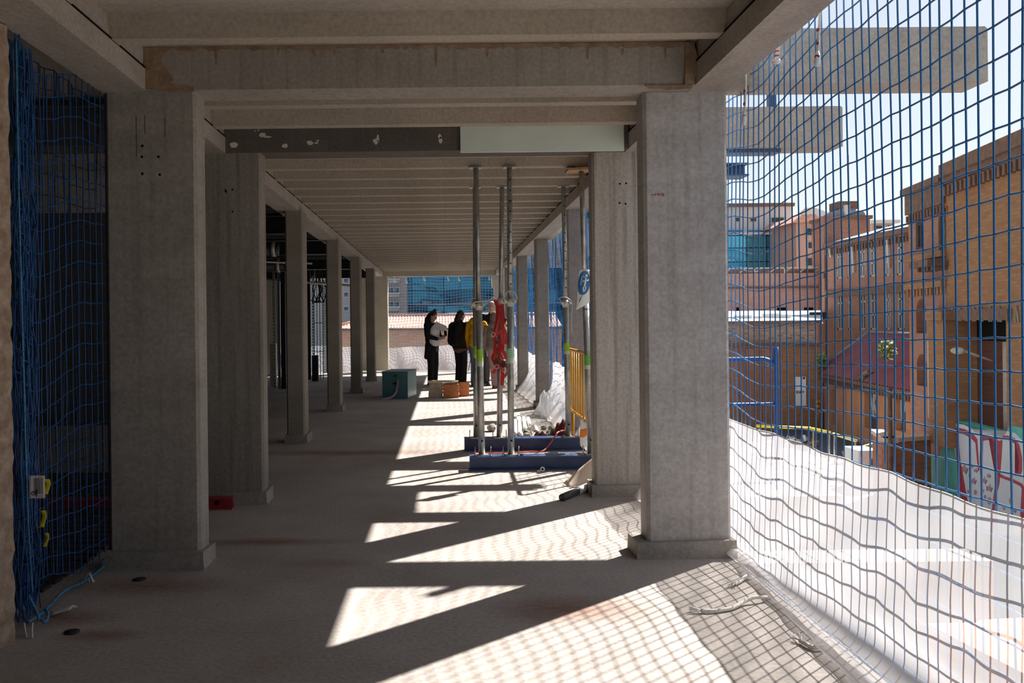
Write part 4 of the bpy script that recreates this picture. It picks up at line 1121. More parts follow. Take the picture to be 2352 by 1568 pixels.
for k in range(3):
    hbrick(X(1056), X(1066)+0.1, Yb+0.28, Yb+0.52, 0.001+0.086*k, 0.085+0.086*k, '%s orange brick at the back right of the small brick stack' % nm[k], M_HBRK, 'orange bricks behind')
m = MB(); m.box(X(983), X(1053), Yb-0.02, Yb+0.26, 0.0, 0.028, M=Matrix.Translation((0,0,0.279)))
tag(m.build('wooden_board', M_WOODP), 'pale wooden board lying on the small brick stack', 'board', kind='thing')
# nails & stray bits near left pier
for (x, y, lab) in ((320,1331,'dark metal plate embedded in the floor before the wide column'),(165,1452,'small dark metal plate in the floor near the pier')):
    c = fl_pt(x, y); m = MB(); m.tube([(0,0,0.0),(0,0,0.006)], 0.035, 16); tag(m.build('metal_plate', M_BLKS, loc=c), lab, 'plate', kind='thing')
# orange rust stains on the floor (marks in the concrete surface)
def stain(lst, col, lab, amt=0.75):
    mt = plain('stain_'+lab, col, 0.95, spec=0.1, var=0.2, scale=20)
    nt = mt.node_tree; b = nt.nodes['Principled BSDF']
    uv = nt.nodes.new('ShaderNodeTexCoord'); 
    g = nt.nodes.new('ShaderNodeTexGradient'); g.gradient_type = 'SPHERICAL'
    mp = nt.nodes.new('ShaderNodeMapping'); nt.links.new(uv.outputs['Object'], mp.inputs['Vector']); nt.links.new(mp.outputs['Vector'], g.inputs['Vector'])
    no = nt.nodes.new('ShaderNodeTexNoise'); no.inputs['Scale'].default_value = 7; no.inputs['Detail'].default_value = 8; nt.links.new(uv.outputs['Object'], no.inputs['Vector'])
    mul = nt.nodes.new('ShaderNodeMath'); mul.operation = 'MULTIPLY'; nt.links.new(g.outputs['Fac'], mul.inputs[0]); nt.links.new(no.outputs['Fac'], mul.inputs[1])
    m2 = nt.nodes.new('ShaderNodeMath'); m2.operation = 'MULTIPLY'; m2.use_clamp = True; m2.inputs[1].default_value = amt; nt.links.new(mul.outputs[0], m2.inputs[0])
    nt.links.new(m2.outputs[0], b.inputs['Alpha'])
    for k, (x, y, rx, ry) in enumerate(lst):
        c = fl_pt(x, y); 
        n = 24; m = MB(); m.add([(math.cos(2*PI*i/n), math.sin(2*PI*i/n), 0) for i in range(n)], [list(range(n))])
        o = m.build('floor_stain', mt, loc=(c.x, c.y, 0.002+0.0004*k)); o.scale = (rx, ry, 1)
        o['kind'] = 'structure'
stain([(330,1345,.5,.22),(1300,1400,.45,.25),(150,1420,.3,.15),(600,1245,.7,.12),(780,1040,1.4,.25),(230,1460,.25,.1)], (0.30,0.10,0.035), 'rust')
stain([(1440,1150,.22,.1),(760,1295,.3,.12)], (0.5,0.2,0.15), 'red', 0.4)
# ------------------------------------------------------------------ outside
B_OLD  = brick('old_brick', (0.34,0.155,0.065), (0.43,0.22,0.10), (0.30,0.18,0.11), 0.30, 0.085, 0.012, dirt=(0.27,0.11,0.055), dirt_amt=0.5, dirt_scale=0.25)
B_RED  = brick('red_brick', (0.36,0.15,0.095), (0.43,0.205,0.13), (0.33,0.21,0.15), 0.3, 0.09, 0.014, dirt=(0.25,0.11,0.075), dirt_amt=0.5, dirt_scale=0.4)
B_PINK = brick('pinkish_brick', (0.56,0.30,0.23), (0.62,0.37,0.29), (0.5,0.36,0.3), 0.35, 0.11, 0.016, dirt=(0.42,0.22,0.17), dirt_amt=0.4)
B_MOTT = brick('mottled_brick', (0.30,0.15,0.09), (0.56,0.42,0.31), (0.46,0.36,0.27), 0.3, 0.12, 0.025, dirt=(0.42,0.2,0.11), dirt_amt=0.6, dirt_scale=0.5)
B_ORNG = brick('orange_brick', (0.66,0.27,0.10), (0.72,0.40,0.18), (0.55,0.4,0.28), 0.5, 0.16, 0.03, dirt=(0.52,0.22,0.10), dirt_amt=0.4)
B_KIOSK= brick('kiosk_brick', (0.40,0.12,0.065), (0.47,0.18,0.10), (0.36,0.20,0.14), 0.30, 0.13, 0.02, dirt=(0.25,0.09,0.05), dirt_amt=0.3)
M_OCHRE = plain('orange_render', (0.58,0.25,0.11), 0.9, var=0.2, scale=0.8)
M_OCHREL= plain('bright_orange_render', (0.58,0.22,0.09), 0.9, var=0.1, scale=1.5)
M_CORN = plain('dark_cornice', (0.19,0.105,0.07), 0.9, var=0.25)
M_LIMEST= plain('pale_stone', (0.50,0.45,0.38), 0.85, var=0.12)
M_MAROOF = plain('maroon_roofing', (0.22,0.055,0.055), 0.5, var=0.15, scale=0.8)
M_WINDK = plain('dark_window', (0.03,0.035,0.04), 0.15, var=0.3, scale=0.6)
M_WINGR = plain('grey_window', (0.20,0.22,0.24), 0.2, var=0.2)
M_WINF  = plain('window_frame', (0.42,0.40,0.38), 0.6)
M_LEADF = plain('zinc_roof', (0.24,0.25,0.27), 0.5, var=0.2, scale=0.6)
M_TURQ  = plain('turquoise_paint', (0.10,0.42,0.34), 0.7, var=0.12, scale=3)
M_GWHT  = plain('graffiti_white', (0.66,0.65,0.66), 0.7, var=0.06, scale=2)
M_GRED  = plain('graffiti_red', (0.42,0.05,0.075), 0.7, var=0.1)
M_GPINK = plain('graffiti_pink_star', (0.42,0.25,0.28), 0.7)
M_TILE  = plain('roof_tile', (0.62,0.33,0.24), 0.8, var=0.3, scale=6)
M_APT   = plain('grey_brown_render', (0.34,0.29,0.25), 0.9, var=0.08)
M_PALE  = plain('pale_render', (0.62,0.60,0.57), 0.85, var=0.06, scale=0.3)
M_PINKR = plain('salmon_render', (0.52,0.32,0.25), 0.85, var=0.1, scale=0.3)
M_CURT  = glassy('blue_curtain_glass', (0.14,0.52,0.68), (0.05,0.27,0.42), 2.1, 1.45, wave=0.9)
M_CURT2 = glassy('dark_curtain_glass', (0.045,0.19,0.29), (0.008,0.022,0.05), 1.6, 1.5, wave=0.9)
M_BLUEG = plain('blue_spandrel', (0.03,0.25,0.48), 0.2, var=0.08)
M_LEAF  = plain('leaf_green', (0.20,0.25,0.045), 0.7, var=0.35, scale=3)
M_LEAFD = plain('dry_twigs', (0.30,0.23,0.14), 0.9, var=0.3, scale=3)

class Facade:
    """local frame: s along the wall, d out of it towards the viewer's side, z up"""
    def __init__(f, A, B_):
        f.A = Vector((A[0], A[1], 0)); u = Vector((B_[0]-A[0], B_[1]-A[1], 0)); f.L = u.length; f.u = u/f.L
        f.n = Vector((-f.u.y, f.u.x, 0))
        if f.n.dot(-f.A) < 0: f.n = -f.n
        f.M = Matrix(((f.u.x, f.n.x, 0, f.A.x), (f.u.y, f.n.y, 0, f.A.y), (0,0,1,0), (0,0,0,1)))
    def sz(f, x, y):                     # photo pixel -> (s, z) on the wall plane
        a, b = ab(x, y)
        k = a/F_PX                        # X = k*Y
        s = (f.A.x - k*f.A.y)/(k*f.u.y - f.u.x)
        Y = f.A.y + s*f.u.y
        return s, EYE + b*Y/F_PX
    def box(f, mb, s0, s1, d0, d1, z0, z1, mi=0): return mb.box(min(s0,s1), max(s0,s1), d0, d1, z0, z1, mi, M=f.M)
    def poly(f, mb, pts, d0, d1, mi=0): return mb.prism(pts, 'y', d0, d1, mi, M=f.M)
    def wall(f, mb, s0, s1, z0, z1, holes, th=0.4):
        ss = sorted(set([s0,s1]+[h[0] for h in holes]+[h[1] for h in holes])); ss = [q for q in ss if s0-1e-6 <= q <= s1+1e-6]
        zz = sorted(set([z0,z1]+[h[2] for h in holes]+[h[3] for h in holes])); zz = [q for q in zz if z0-1e-6 <= q <= z1+1e-6]
        for i in range(len(ss)-1):
            run = None
            for j in range(len(zz)-1):
                cs, cz = (ss[i]+ss[i+1])/2, (zz[j]+zz[j+1])/2
                if any(h[0] < cs < h[1] and h[2] < cz < h[3] for h in holes):
                    if run: f.box(mb, ss[i], ss[i+1], -th, 0, run[0], run[1]); run = None
                else:
                    run = [run[0], zz[j+1]] if run else [zz[j], zz[j+1]]
            if run: f.box(mb, ss[i], ss[i+1], -th, 0, run[0], run[1])
        for h in holes:
            if len(h) > 4 and h[4]:       # arched head: fill the corners
                sc, w_, rise = (h[0]+h[1])/2, (h[1]-h[0])/2, h[4]
                N = 8
                for sgn in (-1, 1):
                    arc = [(sc+sgn*w_*math.sin(PI/2*k/N), h[3]-rise*(1-math.cos(PI/2*k/N))) for k in range(N+1)]
                    pts = arc + [(sc+sgn*w_, h[3])]
                    if sgn > 0: pts = pts[::-1]
                    f.poly(mb, pts, -th, 0)
    def window(f, par, s0, s1, z0, z1, pane=M_WINDK, frame=M_WINF, d=-0.28, mull=1, trans=(0.7,), fw=0.07):
        m = MB()
        f.box(m, s0, s0+fw, d, d+0.08, z0, z1); f.box(m, s1-fw, s1, d, d+0.08, z0, z1); f.box(m, s0, s1, d, d+0.08, z1-fw, z1); f.box(m, s0, s1, d, d+0.08, z0, z0+fw)
        for k in range(mull):
            c = s0+(s1-s0)*(k+1)/(mull+1); f.box(m, c-fw/2, c+fw/2, d, d+0.07, z0, z1)
        for q in trans:
            c = z0+(z1-z0)*q; f.box(m, s0, s1, d, d+0.07, c-fw/2, c+fw/2)
        w = m.build('window', frame, par)
        m = MB(); f.box(m, s0, s1, d-0.03, d, z0, z1); m.build('pane', pane, w)
        return w

# --- the large brick factory beside the site
t = empty('brick_factory', (14, 22, -4), 0, 'large tan brick factory with graffiti on its wall, filling the view through the near net', 'building', kind='thing')
def addm(mb, name, mat, t=t):
    o = mb.build(name, mat, t); o.matrix_parent_inverse = Matrix.Translation(-t.location); return o
FA = Facade((12.14, 13.06), (14.5, 27.1))
sx = lambda x, y=700: FA.sz(x, y)[0]
zz_ = lambda x, y: FA.sz(x, y)[1]
s175, s88 = sx(2175), sx(2088)
door = (sx(2310), sx(2197), -3.0, FA.sz(2250,735)[1])
door = (min(door[0],door[1]), max(door[0],door[1]), door[2], door[3])
m = MB(); FA.wall(m, -7, s175, -4.2, 5.55, [door], 0.5)
FA.box(m, -7, s175, -6, -5.5, -4.2, 5.4)
addm(m, 'main_wall', B_OLD)
m = MB()
w1 = (sx(2120), sx(2105), zz_(2112,572), zz_(2112,486), 0.5); w2 = (sx(2180), sx(2157), zz_(2168,572), zz_(2168,474), 0.5)
ws = [tuple(sorted(w_[:2]))+w_[2:] for w_ in (w1, w2)]
n1 = tuple(sorted((sx(2127), sx(2104)))) + (zz_(2115,765), zz_(2115,685), 0.45); n2 = tuple(sorted((sx(2127), sx(2104)))) + (zz_(2115,886), zz_(2115,812), 0.4)
FA.wall(m, s175+0.02, s88, -4.2, 5.3, ws+[n1, n2], 0.45)
for h in (n1, n2): FA.box(m, h[0], h[1], -0.32, -0.3, h[2], h[3])
m.box(s175+0.02, s88, -5.0, -0.46, -4.2, 5.2, M=FA.M)
addm(m, 'corner_wall', B_RED)
for h in ws:
    w_ = FA.window(t, h[0], h[1], h[2], h[3], M_WINGR, M_DGREY, -0.12, 1, (0.68,)); w_.matrix_parent_inverse = Matrix.Translation(-t.location)
m = MB()                                                     # parapets, cornices, string courses
FA.box(m, -7, s175, 0, 0.18, 5.25, 5.6); FA.box(m, -7, s175, 0, 0.10, 5.05, 5.25)
FA.box(m, s175, s88+0.1, 0, 0.2, 5.15, 5.35); FA.box(m, s175, s88+0.06, 0, 0.08, 4.55, 5.15)
k = -7.0
while k < s175: FA.box(m, k, k+0.13, 0, 0.13, 4.72, 4.98); k += 0.27
k = s175+0.1
while k < s88: FA.box(m, k, k+0.10, 0, 0.10, 4.3, 4.5); k += 0.24
addm(m, 'cornice', M_CORN)
m = MB()
za, zb = zz_(2130,596), zz_(2130,582); FA.box(m, s175, s88+0.12, 0, 0.16, za, zb)
za, zb = zz_(2130,662), zz_(2130,648); FA.box(m, s175, s88+0.12, 0, 0.16, za, zb)
k = s175+0.1
while k < s88: FA.box(m, k, k+0.12, 0, 0.10, za-0.22, za); k += 0.26
addm(m, 'string_course', B_OLD)
m = MB(); FA.box(m, sx(2180), sx(2135), 0, 0.55, zz_(2160,612), zz_(2160,600)); 
for k in range(4): FA.box(m, sx(2178)+0.35*k, sx(2178)+0.35*k+0.12, 0, 0.4, zz_(2160,622), zz_(2160,612))
addm(m, 'broken_balcony', M_CORN)
m = MB(); a_, b_ = sorted((sx(2153), sx(2139))); FA.box(m, a_, b_, 0.0, 0.12, zz_(2146,960), zz_(2146,780)); addm(m, 'stone_pilaster', M_LIMEST)
m = MB()                                                     # doorway: lintel, jamb wall and pale columns inside
FA.box(m, door[0]-0.3, door[1]+0.5, -0.02, 0.10, door[3], door[3]+0.28); addm(m, 'lintel', M_CORN)
m = MB(); FA.box(m, door[0]-0.1, door[1]+0.1, -0.55, -0.5, door[3]-0.55, door[3]); FA.box(m, door[0], door[1], -3.0, -2.9, -3, 3); addm(m, 'dark_void', M_HOLE)
m = MB()
for x0, x1 in ((2225,2243),(2297,2306)):
    a_, b_ = sorted((sx(x0), sx(x1))); FA.box(m, a_, b_, -1.0, -0.8, -3.0, door[3]-0.5)
addm(m, 'inner_column', M_LIMEST)
m = MB(); a_, b_ = sorted((sx(2258), sx(2275))); FA.box(m, a_, b_, -1.4, -1.2, -3.0, 1.2); addm(m, 'brown_jamb', M_CORN)
m = MB()
a_, b_ = sorted((sx(2195), sx(2157))); FA.box(m, a_, b_, 0, 0.3, -2.2, zz_(2180,735)); FA.box(m, a_-0.1, b_+0.1, 0, 0.4, zz_(2180,735), zz_(2180,715)); addm(m, 'brick_pier', B_OLD)
m = MB(); r = random.Random(31)                              # pale drips of old arch bricks above the lintel
for x in (2190,2207,2222,2239,2256,2277,2298,2318,2338):
    s_ = sx(x); z_ = zz_(x, 715); m = MB(); m.tube([FA.M @ Vector((s_-0.07,0.02,z_-0.25)), FA.M @ Vector((s_,0.03,z_+0.12)), FA.M @ Vector((s_+0.07,0.02,z_-0.25))], 0.03, 5); addm(m, 'arch_scar', M_LIMEST)
# graffiti band
zt = FA.sz(2290, 985)[1]
m = MB()
FA.poly(m, [(sx(2352)-7, -4.0), (sx(2128), -4.0), (sx(2128), zz_(2140,1052)), (sx(2157), zz_(2157,1045)), (sx(2163), zz_(2163,1008)), (sx(2180), zz_(2180,1000)), (sx(2196), zz_(2196,968)), (door[1], zz_(2200,968)), (door[0], zz_(2308,992)), (sx(2318), zz_(2318,975)), (sx(2352)-7, zz_(2352,968))], 0.0, 0.02)
FA.box(m, door[0], door[1], -0.3, 0.02, -4, zz_(2250,980))
addm(m, 'turquoise_ground', M_TURQ)
def G(pts): return [FA.sz(x, y) for x, y in pts]
def gpoly(mb, pts, d): 
    q = G(pts)
    ar = sum(q[i][0]*q[(i+1)%len(q)][1]-q[(i+1)%len(q)][0]*q[i][1] for i in range(len(q)))
    if ar < 0: q = q[::-1]
    n0 = len(mb.v); 
    bm = bmesh.new(); vs = [bm.verts.new((p[0], d, p[1])) for p in q]; f_ = bm.faces.new(vs); res = bmesh.ops.triangulate(bm, faces=[f_])
    bm.verts.index_update(); mb.add([FA.M @ v.co for v in bm.verts], [[v.index for v in f.verts] for f in bm.faces]); bm.free()
m = MB()
gpoly(m, [(2196,972),(2216,975),(2236,985),(2248,1002),(2254,992),(2272,996),(2302,1008),(2316,990),(2334,994),(2350,1010),(2360,1040),(2362,1230),(2232,1230),(2214,1140),(2200,1060),(2190,1010)], 0.024)
addm(m, 'white_fill', M_GWHT)
m = MB()
gpoly(m, [(2196,981),(2203,984),(2205,1040),(2216,1100),(2232,1190),(2246,1260),(2234,1260),(2216,1170),(2204,1110),(2198,1040)], 0.030)
gpoly(m, [(2196,981),(2218,985),(2236,995),(2247,1008),(2252,1080),(2249,1081),(2243,1017),(2232,1005),(2216,997),(2203,994)], 0.030)
gpoly(m, [(2256,996),(2261,998),(2259,1050),(2258,1110),(2254,1090),(2253,1050)], 0.030)
gpoly(m, [(2258,996),(2272,998),(2290,1006),(2296,1012),(2305,1010),(2303,1050),(2298,1110),(2288,1150),(2284,1240),(2276,1240),(2282,1160),(2290,1100),(2294,1050),(2291,1020),(2272,1010),(2260,1012)], 0.030)
gpoly(m, [(2304,1008),(2306,1000),(2318,1000),(2334,1006),(2344,1022),(2350,1050),(2350,1080),(2346,1094),(2334,1092),(2341,1084),(2344,1060),(2340,1036),(2333,1018),(2318,1010)], 0.030)
gpoly(m, [(2296,1086),(2312,1094),(2330,1100),(2350,1110),(2362,1128),(2362,1140),(2346,1116),(2326,1106),(2300,1096)], 0.030)
gpoly(m, [(2350,1118),(2362,1130),(2362,1240),(2345,1240),(2347,1170)], 0.030)
addm(m, 'red_outline', M_GRED)
m = MB(); r = random.Random(17)
def star(cx, cy, R_):
    m = MB(); gpoly(m, [(cx+(R_ if k%2==0 else R_*.42)*math.sin(PI*k/5+.2)*.75, cy-(R_ if k%2==0 else R_*.42)*math.cos(PI*k/5+.2)) for k in range(10)], 0.028); addm(m, 'pink_star', M_GPINK)
def dot(cx, cy, R_):
    m = MB(); gpoly(m, [(cx+R_*.6*math.cos(2*PI*k/10), cy+R_*math.sin(2*PI*k/10)) for k in range(10)], 0.028); addm(m, 'pink_dot', M_GPINK)
for (x,y,R_) in ((2217,1077,14),(2244,1080,7),(2239,1104,10),(2263,1103,10),(2274,1092,7),(2275,1121,11),(2229,1128,7),(2259,1125,6),(2333,1172,7)): star(x,y,R_)
for (x,y,R_) in ((2236,1070,5),(2230,1091,5),(2243,1130,6),(2265,1141,5),(2275,1150,9),(2325,1150,8),(2309,1165,6)): dot(x,y,R_)
m = MB(); L = FA.sz(2275, 805)
m.ell(FA.M @ Vector((L[0], 0.75, L[1])), (0.11,0.27,0.09)); m.tube([FA.M @ Vector((L[0]-0.1,0.0,L[1]-0.25)), FA.M @ Vector((L[0],0.62,L[1]))], 0.03, 6)
lo = m.build('street_lamp', M_LIMEST); tag(lo, 'pale curved street lamp fixed before the factory doorway', 'lamp', kind='thing')

# --- long brick wing further back, with two rows of arched windows
t2 = empty('brick_wing', (22.4, 46, -4), 0, 'dark red brick factory wing with rows of arched windows and white drainpipes', 'building', kind='thing')
FW = Facade((22.4, 40.6), (22.4, 51.5))
m = MB(); hs = []
tops = [(1904,508,1919),(1941,510,1953),(1972,520,1986),(1998,515,2013),(2027,505,2044),(2058,500,2077)]
for i, (xa, yy, xb) in enumerate(((1922,610,1934),(1946,608,1955),(1972,600,1987),(1998,598,2013),(2033,592,2044),(2060,588,2076))):
    a_, b_ = sorted((FW.sz(xa,600)[0], FW.sz(xb,600)[0]))
    hs.append((a_, b_, FW.sz((xa+xb)/2, 622+ (5-i)*2)[1]-0.2, FW.sz((xa+xb)/2, 582-3*i+ (0 if i else 8))[1]+0.6, 0.35))
    hs.append((a_, b_, FW.sz((xa+xb)/2, 757)[1], FW.sz((xa+xb)/2, 668-3*i)[1], 0.35))
topz = FW.sz(2080, 534)[1]
FW.wall(m, -0.6, 10.2, -4.2, topz, hs, 0.4); m.box(-0.6, 10.2, -6, -1.2, -4.2, topz-0.2, M=FW.M)
def addm2(mb, name, mat): return addm(mb, name, mat, t2)
addm2(m, 'wall', B_RED)
for i, h in enumerate(hs):
    w_ = FW.window(t2, h[0], h[1], h[2], h[3], M_WINDK if i % 2 else M_WINGR, M_WINF, -0.10, 1, (0.35,0.68), 0.09); w_.matrix_parent_inverse = Matrix.Translation(-t2.location)
m = MB(); FW.box(m, -0.6, 10.3, 0, 0.25, topz-0.05, topz+0.22); k = -0.5
while k < 10.2: FW.box(m, k, k+0.14, 0, 0.15, topz-0.45, topz-0.15); k += 0.34
FW.box(m, -0.6, 10.3, 0, 0.14, FW.sz(2000,676)[1], FW.sz(2000,664)[1]+0.1); addm2(m, 'cornice', M_CORN)
m = MB(); m.prism([(0.1, topz+0.22), (-5.5, topz+1.7), (-5.5, topz+0.1)], 'x', -0.6, 10.2, M=FW.M); addm2(m, 'zinc_roof', M_LEADF)
m = MB()
for x0, y0, x1, y1 in ((1963,566,1966,626),(2044,550,2050,615),(1911,570,1912,590)):
    a_, b_ = FW.sz(x0,y0), FW.sz(x1,y1); m = MB(); m.tube([FW.M @ Vector((a_[0],0.15,a_[1])), FW.M @ Vector((a_[0],0.12,a_[1]-0.3)), FW.M @ Vector((a_[0]-0.1,0.12,b_[1]))], 0.06, 6); addm2(m, 'drainpipe', M_PALE)
# end pavilion of the wing with the tower roof
FP = Facade((20.5, 51.6), (24.0, 51.6))
m = MB(); p0, p1 = at(1886, 540, 51.6), at(2004, 500, 51.6)
m.box(at(1886,540,51.6).x, p0.x+1.05, 51.2, 51.7, -4.2, at(1890,497,51.6).z); addm2(m, 'end_pavilion', B_RED)
m = MB(); z0 = at(1886,640,51.6).z; m.box(p0.x-0.1, p0.x+1.1, 51.05, 51.25, z0, z0+0.3); addm2(m, 'pavilion_cornice', M_CORN)
t3_ = empty('tower', (26, 62, -4), 0, 'brick tower with dark domed roof and chimney behind the factory wing', 'tower', kind='thing')
def addm3(mb, name, mat): return addm(mb, name, mat, t3_)
Yt = 62
m = MB(); xa, xb = at(1905,520,Yt).x, at(1998,520,Yt).x; m.box(xa, xb, Yt, Yt+3, -4.2, at(1950,497,Yt).z); addm3(m, 'tower_wall', B_RED)
m = MB(); m.box(xa-.15, xb+.15, Yt-.15, Yt+3.1, at(1950,503,Yt).z, at(1950,495,Yt).z); addm3(m, 'tower_cornice', M_CORN)
m = MB(); c0, c1 = at(1928,497,Yt), at(1990,497,Yt); cx = (c0.x+c1.x)/2; R_ = (c1.x-c0.x)/2; zt = at(1960,473,Yt).z
pr = [(1,0),(0.97,.3),(0.86,.62),(0.66,.86),(0.5,1)]
for i in range(len(pr)-1):
    vs = []
    for q in (pr[i], pr[i+1]):
        z_ = c0.z+(zt-c0.z)*q[1]
        for sx_, sy_ in ((-1,-1),(1,-1),(1,1),(-1,1)): vs.append((cx+sx_*R_*q[0], Yt+1.5+sy_*1.4*q[0], z_))
    m.add(vs, [(j,(j+1)%4,(j+1)%4+4,j+4) for j in range(4)])
m.add([(cx+sx_*R_*.5, Yt+1.5+sy_*.7, zt) for sx_, sy_ in ((-1,-1),(1,-1),(1,1),(-1,1))], [(0,1,2,3)])
addm3(m, 'dome_roof', M_LEADF)
m = MB(); a_, b_ = at(1936,473,Yt), at(1980,462,Yt); m.box(a_.x, b_.x, Yt+.6, Yt+2.2, zt-0.1, at(1958,459,Yt).z); addm3(m, 'chimney_block', M_CORN)
m = MB(); q = at(1946,490,Yt); m.box(q.x-.18, q.x+.18, Yt-.05, Yt+.2, q.z-.2, q.z+.6); addm3(m, 'dormer', M_PALE)
m = MB(); q = at(1951,470,70); m.tube([(q.x,70,-4),(q.x,70,q.z+4.0)], 0.025, 5); tag(m.build('aerial', M_PALE), 'thin aerial mast rising behind the domed tower', 'aerial', kind='thing')
# pale flats peeking between tower and factory
def simple_house(name, x0, x1, ytop, ybot, Y, dpt, mat, lab, wins=(), roof=None, zb=-4.2, wmat=M_WINDK):
    p0, p1 = at(x0, ytop, Y), at(x1, ytop, Y)
    t = empty(name, ((p0.x+p1.x)/2, Y+dpt/2, -4), 0, lab, 'building', kind='thing')
    def put_(mb, n, mt, par=t):
        o = mb.build(n, mt, par)
        if par is t: o.matrix_parent_inverse = Matrix.Translation(-t.location)
        return o
    z1 = (p0.z+p1.z)/2
    put_(MB().box(p0.x, p1.x, Y, Y+dpt, zb, z1), 'wall', mat)
    for (xa, ya, xb, yb) in wins:
        a, b = at(xa, yb, Y), at(xb, ya, Y)
        m = MB(); f_ = 0.08
        m.box(a.x-f_, b.x+f_, Y-0.06, Y, a.z-f_, a.z); m.box(a.x-f_, b.x+f_, Y-0.06, Y, b.z, b.z+f_); m.box(a.x-f_, a.x, Y-0.06, Y, a.z, b.z); m.box(b.x, b.x+f_, Y-0.06, Y, a.z, b.z)
        w_ = put_(m, 'window', M_WINF)
        put_(MB().box(a.x, b.x, Y-0.03, Y-0.005, a.z, b.z), 'pane', wmat, w_)
    return t, put_, p0, p1, z1
t, P_, p0, p1, z1 = simple_house('flats', 2003, 2053, 513, 600, 95, 8, M_PINKR, 'pale salmon flats peeking up between tower and factory corner', [(2010,518,2026,525),(2038,517,2050,520)])
P_(MB().box(p0.x-.3, p1.x+.5, 94.6, 103, z1, z1+.35), 'roof_slab', M_PALE)
# modern block with blue glass
t, P_, p0, p1, z1 = simple_house('glass_office', 1600, 1821, 475, 640, 92, 14, M_PALE, 'white office block with blue glass floors beside the near right column', [(1772,500,1800,510),(1724,500,1736,508),(1690,500,1697,508)])
P_(MB().box(p0.x, p1.x+.1, 91.7, 106, z1, z1+.35), 'roof_edge', M_CORN)
m = MB()
for xa, xb in ((1560,1704),(1718,1764),(1779,1824)): a, b = at(xa,541,92), at(xb,528,92); m.box(a.x, b.x, 91.9, 92, a.z, b.z)
P_(m, 'window_band', M_BLUEG)
a, b = at(1560,614,91), at(1851,541,91)
P_(MB().box(a.x, b.x, 90.5, 92, a.z-3, b.z), 'glass_front', M_CURT)
a, b = at(1560,542,91), at(1851,540,91); P_(MB().box(a.x, b.x, 90.3, 92, a.z, a.z+.25), 'white_ledge', M_PALE)
t, P_, p0, p1, z1 = simple_house('salmon_house', 1828, 1888, 512, 640, 84, 9, M_PINKR, 'salmon house with tiled roof behind the glass office', [(1856,556,1876,570),(1853,592,1886,610),(1850,524,1866,540)])
m = MB(); a = at(1822,512,84); b = at(1886,512,84); m.prism([(a.x-0.3,a.z),(b.x+.3,a.z),(at(1868,500,84).x,at(1868,492,84).z),(at(1838,494,84).x,at(1838,494,84).z)], 'y', 83.6, 93); P_(m, 'roof', M_TILE)
t, P_, p0, p1, z1 = simple_house('gabled_house', 1822, 1885, 500, 560, 110, 8, M_PALE, 'pale gabled house high behind the salmon one')
a, b = at(1820,500,110), at(1896,490,110); c = at(1846,478,110); d_ = at(1868,478,110)
P_(MB().prism([(a.x,a.z),(b.x,a.z),(b.x,at(1896,488,110).z),(d_.x,d_.z),(c.x,c.z)], 'y', 109.5, 118), 'roof', M_PALE)
# long pink-brick warehouse with a steel parapet
t, P_, p0, p1, z1 = simple_house('warehouse', 1560, 1886, 628, 730, 64, 12, B_PINK, 'long pinkish brick warehouse with railed parapet', [])
a = at(1560,664,64); P_(MB().box(p0.x, p1.x, 63.85, 64, a.z+1.0-1.0, a.z+0.12), 'cornice', M_CORN)
m = MB()
for xa, xb in ((1786,1808),(1848,1868),(1690,1700)):
    a, b = at(xa,716,63.9), at(xb,706,63.9); m.box(a.x, b.x, 63.9, 63.98, a.z, b.z)
P_(m, 'vent_window', M_HOLE)
m = MB(); k = p0.x; a = at(1700,628,64).z; b = at(1700,615,64).z
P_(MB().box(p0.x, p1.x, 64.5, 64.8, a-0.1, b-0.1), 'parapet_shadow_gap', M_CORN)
m.box(p0.x, p1.x, 63.9, 64.0, b-0.08, b)
while k < p1.x: m.box(k, k+.06, 63.9, 63.98, a, b); m.tube([(k,63.95,a),(k+.55,63.95,b)], 0.03, 4); k += 1.1
P_(m, 'railing', M_PALE)
# old mottled wall with skylight roof
Yo = 42.0
t = empty('brick_outbuilding', at(1770, 900, Yo), 0, 'old mottled brick building with skylight roof behind the blue guardrail', 'building', kind='thing')
def pw(mb, n, mt, t=None): o = mb.build(n, mt, t); o.matrix_parent_inverse = Matrix.Translation(-t.location); return o
T_ = t
a, b, c = at(1560,738,Yo), at(1868,738,Yo), at(1873,790,Yo)
pw(MB().box(a.x, b.x+.1, Yo, Yo+1.0, at(1700,792,Yo).z, a.z), 'upper_wall', B_MOTT, T_)
pw(MB().box(a.x, c.x+.1, Yo-0.3, Yo+1.0, -4.2, at(1700,790,Yo).z), 'lower_wall', B_OLD, T_)
pw(MB().box(a.x, c.x+.15, Yo-0.45, Yo, at(1700,792,Yo).z, at(1700,787,Yo).z), 'string_course', M_CORN, T_)
m = MB()
for xa, xb in ((1678,1690),(1708,1725),(1745,1762)): m.box(at(xa,900,Yo).x, at(xb,900,Yo).x, Yo-0.42, Yo-.3, at(xa,990,Yo).z, at(xa,800,Yo).z)
pw(m, 'brick_pilaster', B_RED, T_)
m = MB(); a2, b2_ = at(1560,736,Yo), at(1886,716,58)
m.add([(a.x,Yo-.2,at(1700,737,Yo).z),(at(1886,737,Yo).x,Yo-.2,at(1700,737,Yo).z),(at(1886,716,58).x,58,at(1700,714,58).z),(a.x,58,at(1700,714,58).z)], [(0,1,2,3)])
m.add([(a.x,Yo-.2,at(1700,737,Yo).z-.15),(at(1886,737,Yo).x,Yo-.2,at(1700,737,Yo).z-.15),(at(1886,716,58).x,58,at(1700,714,58).z-.15),(a.x,58,at(1700,714,58).z-.15)], [(3,2,1,0)])
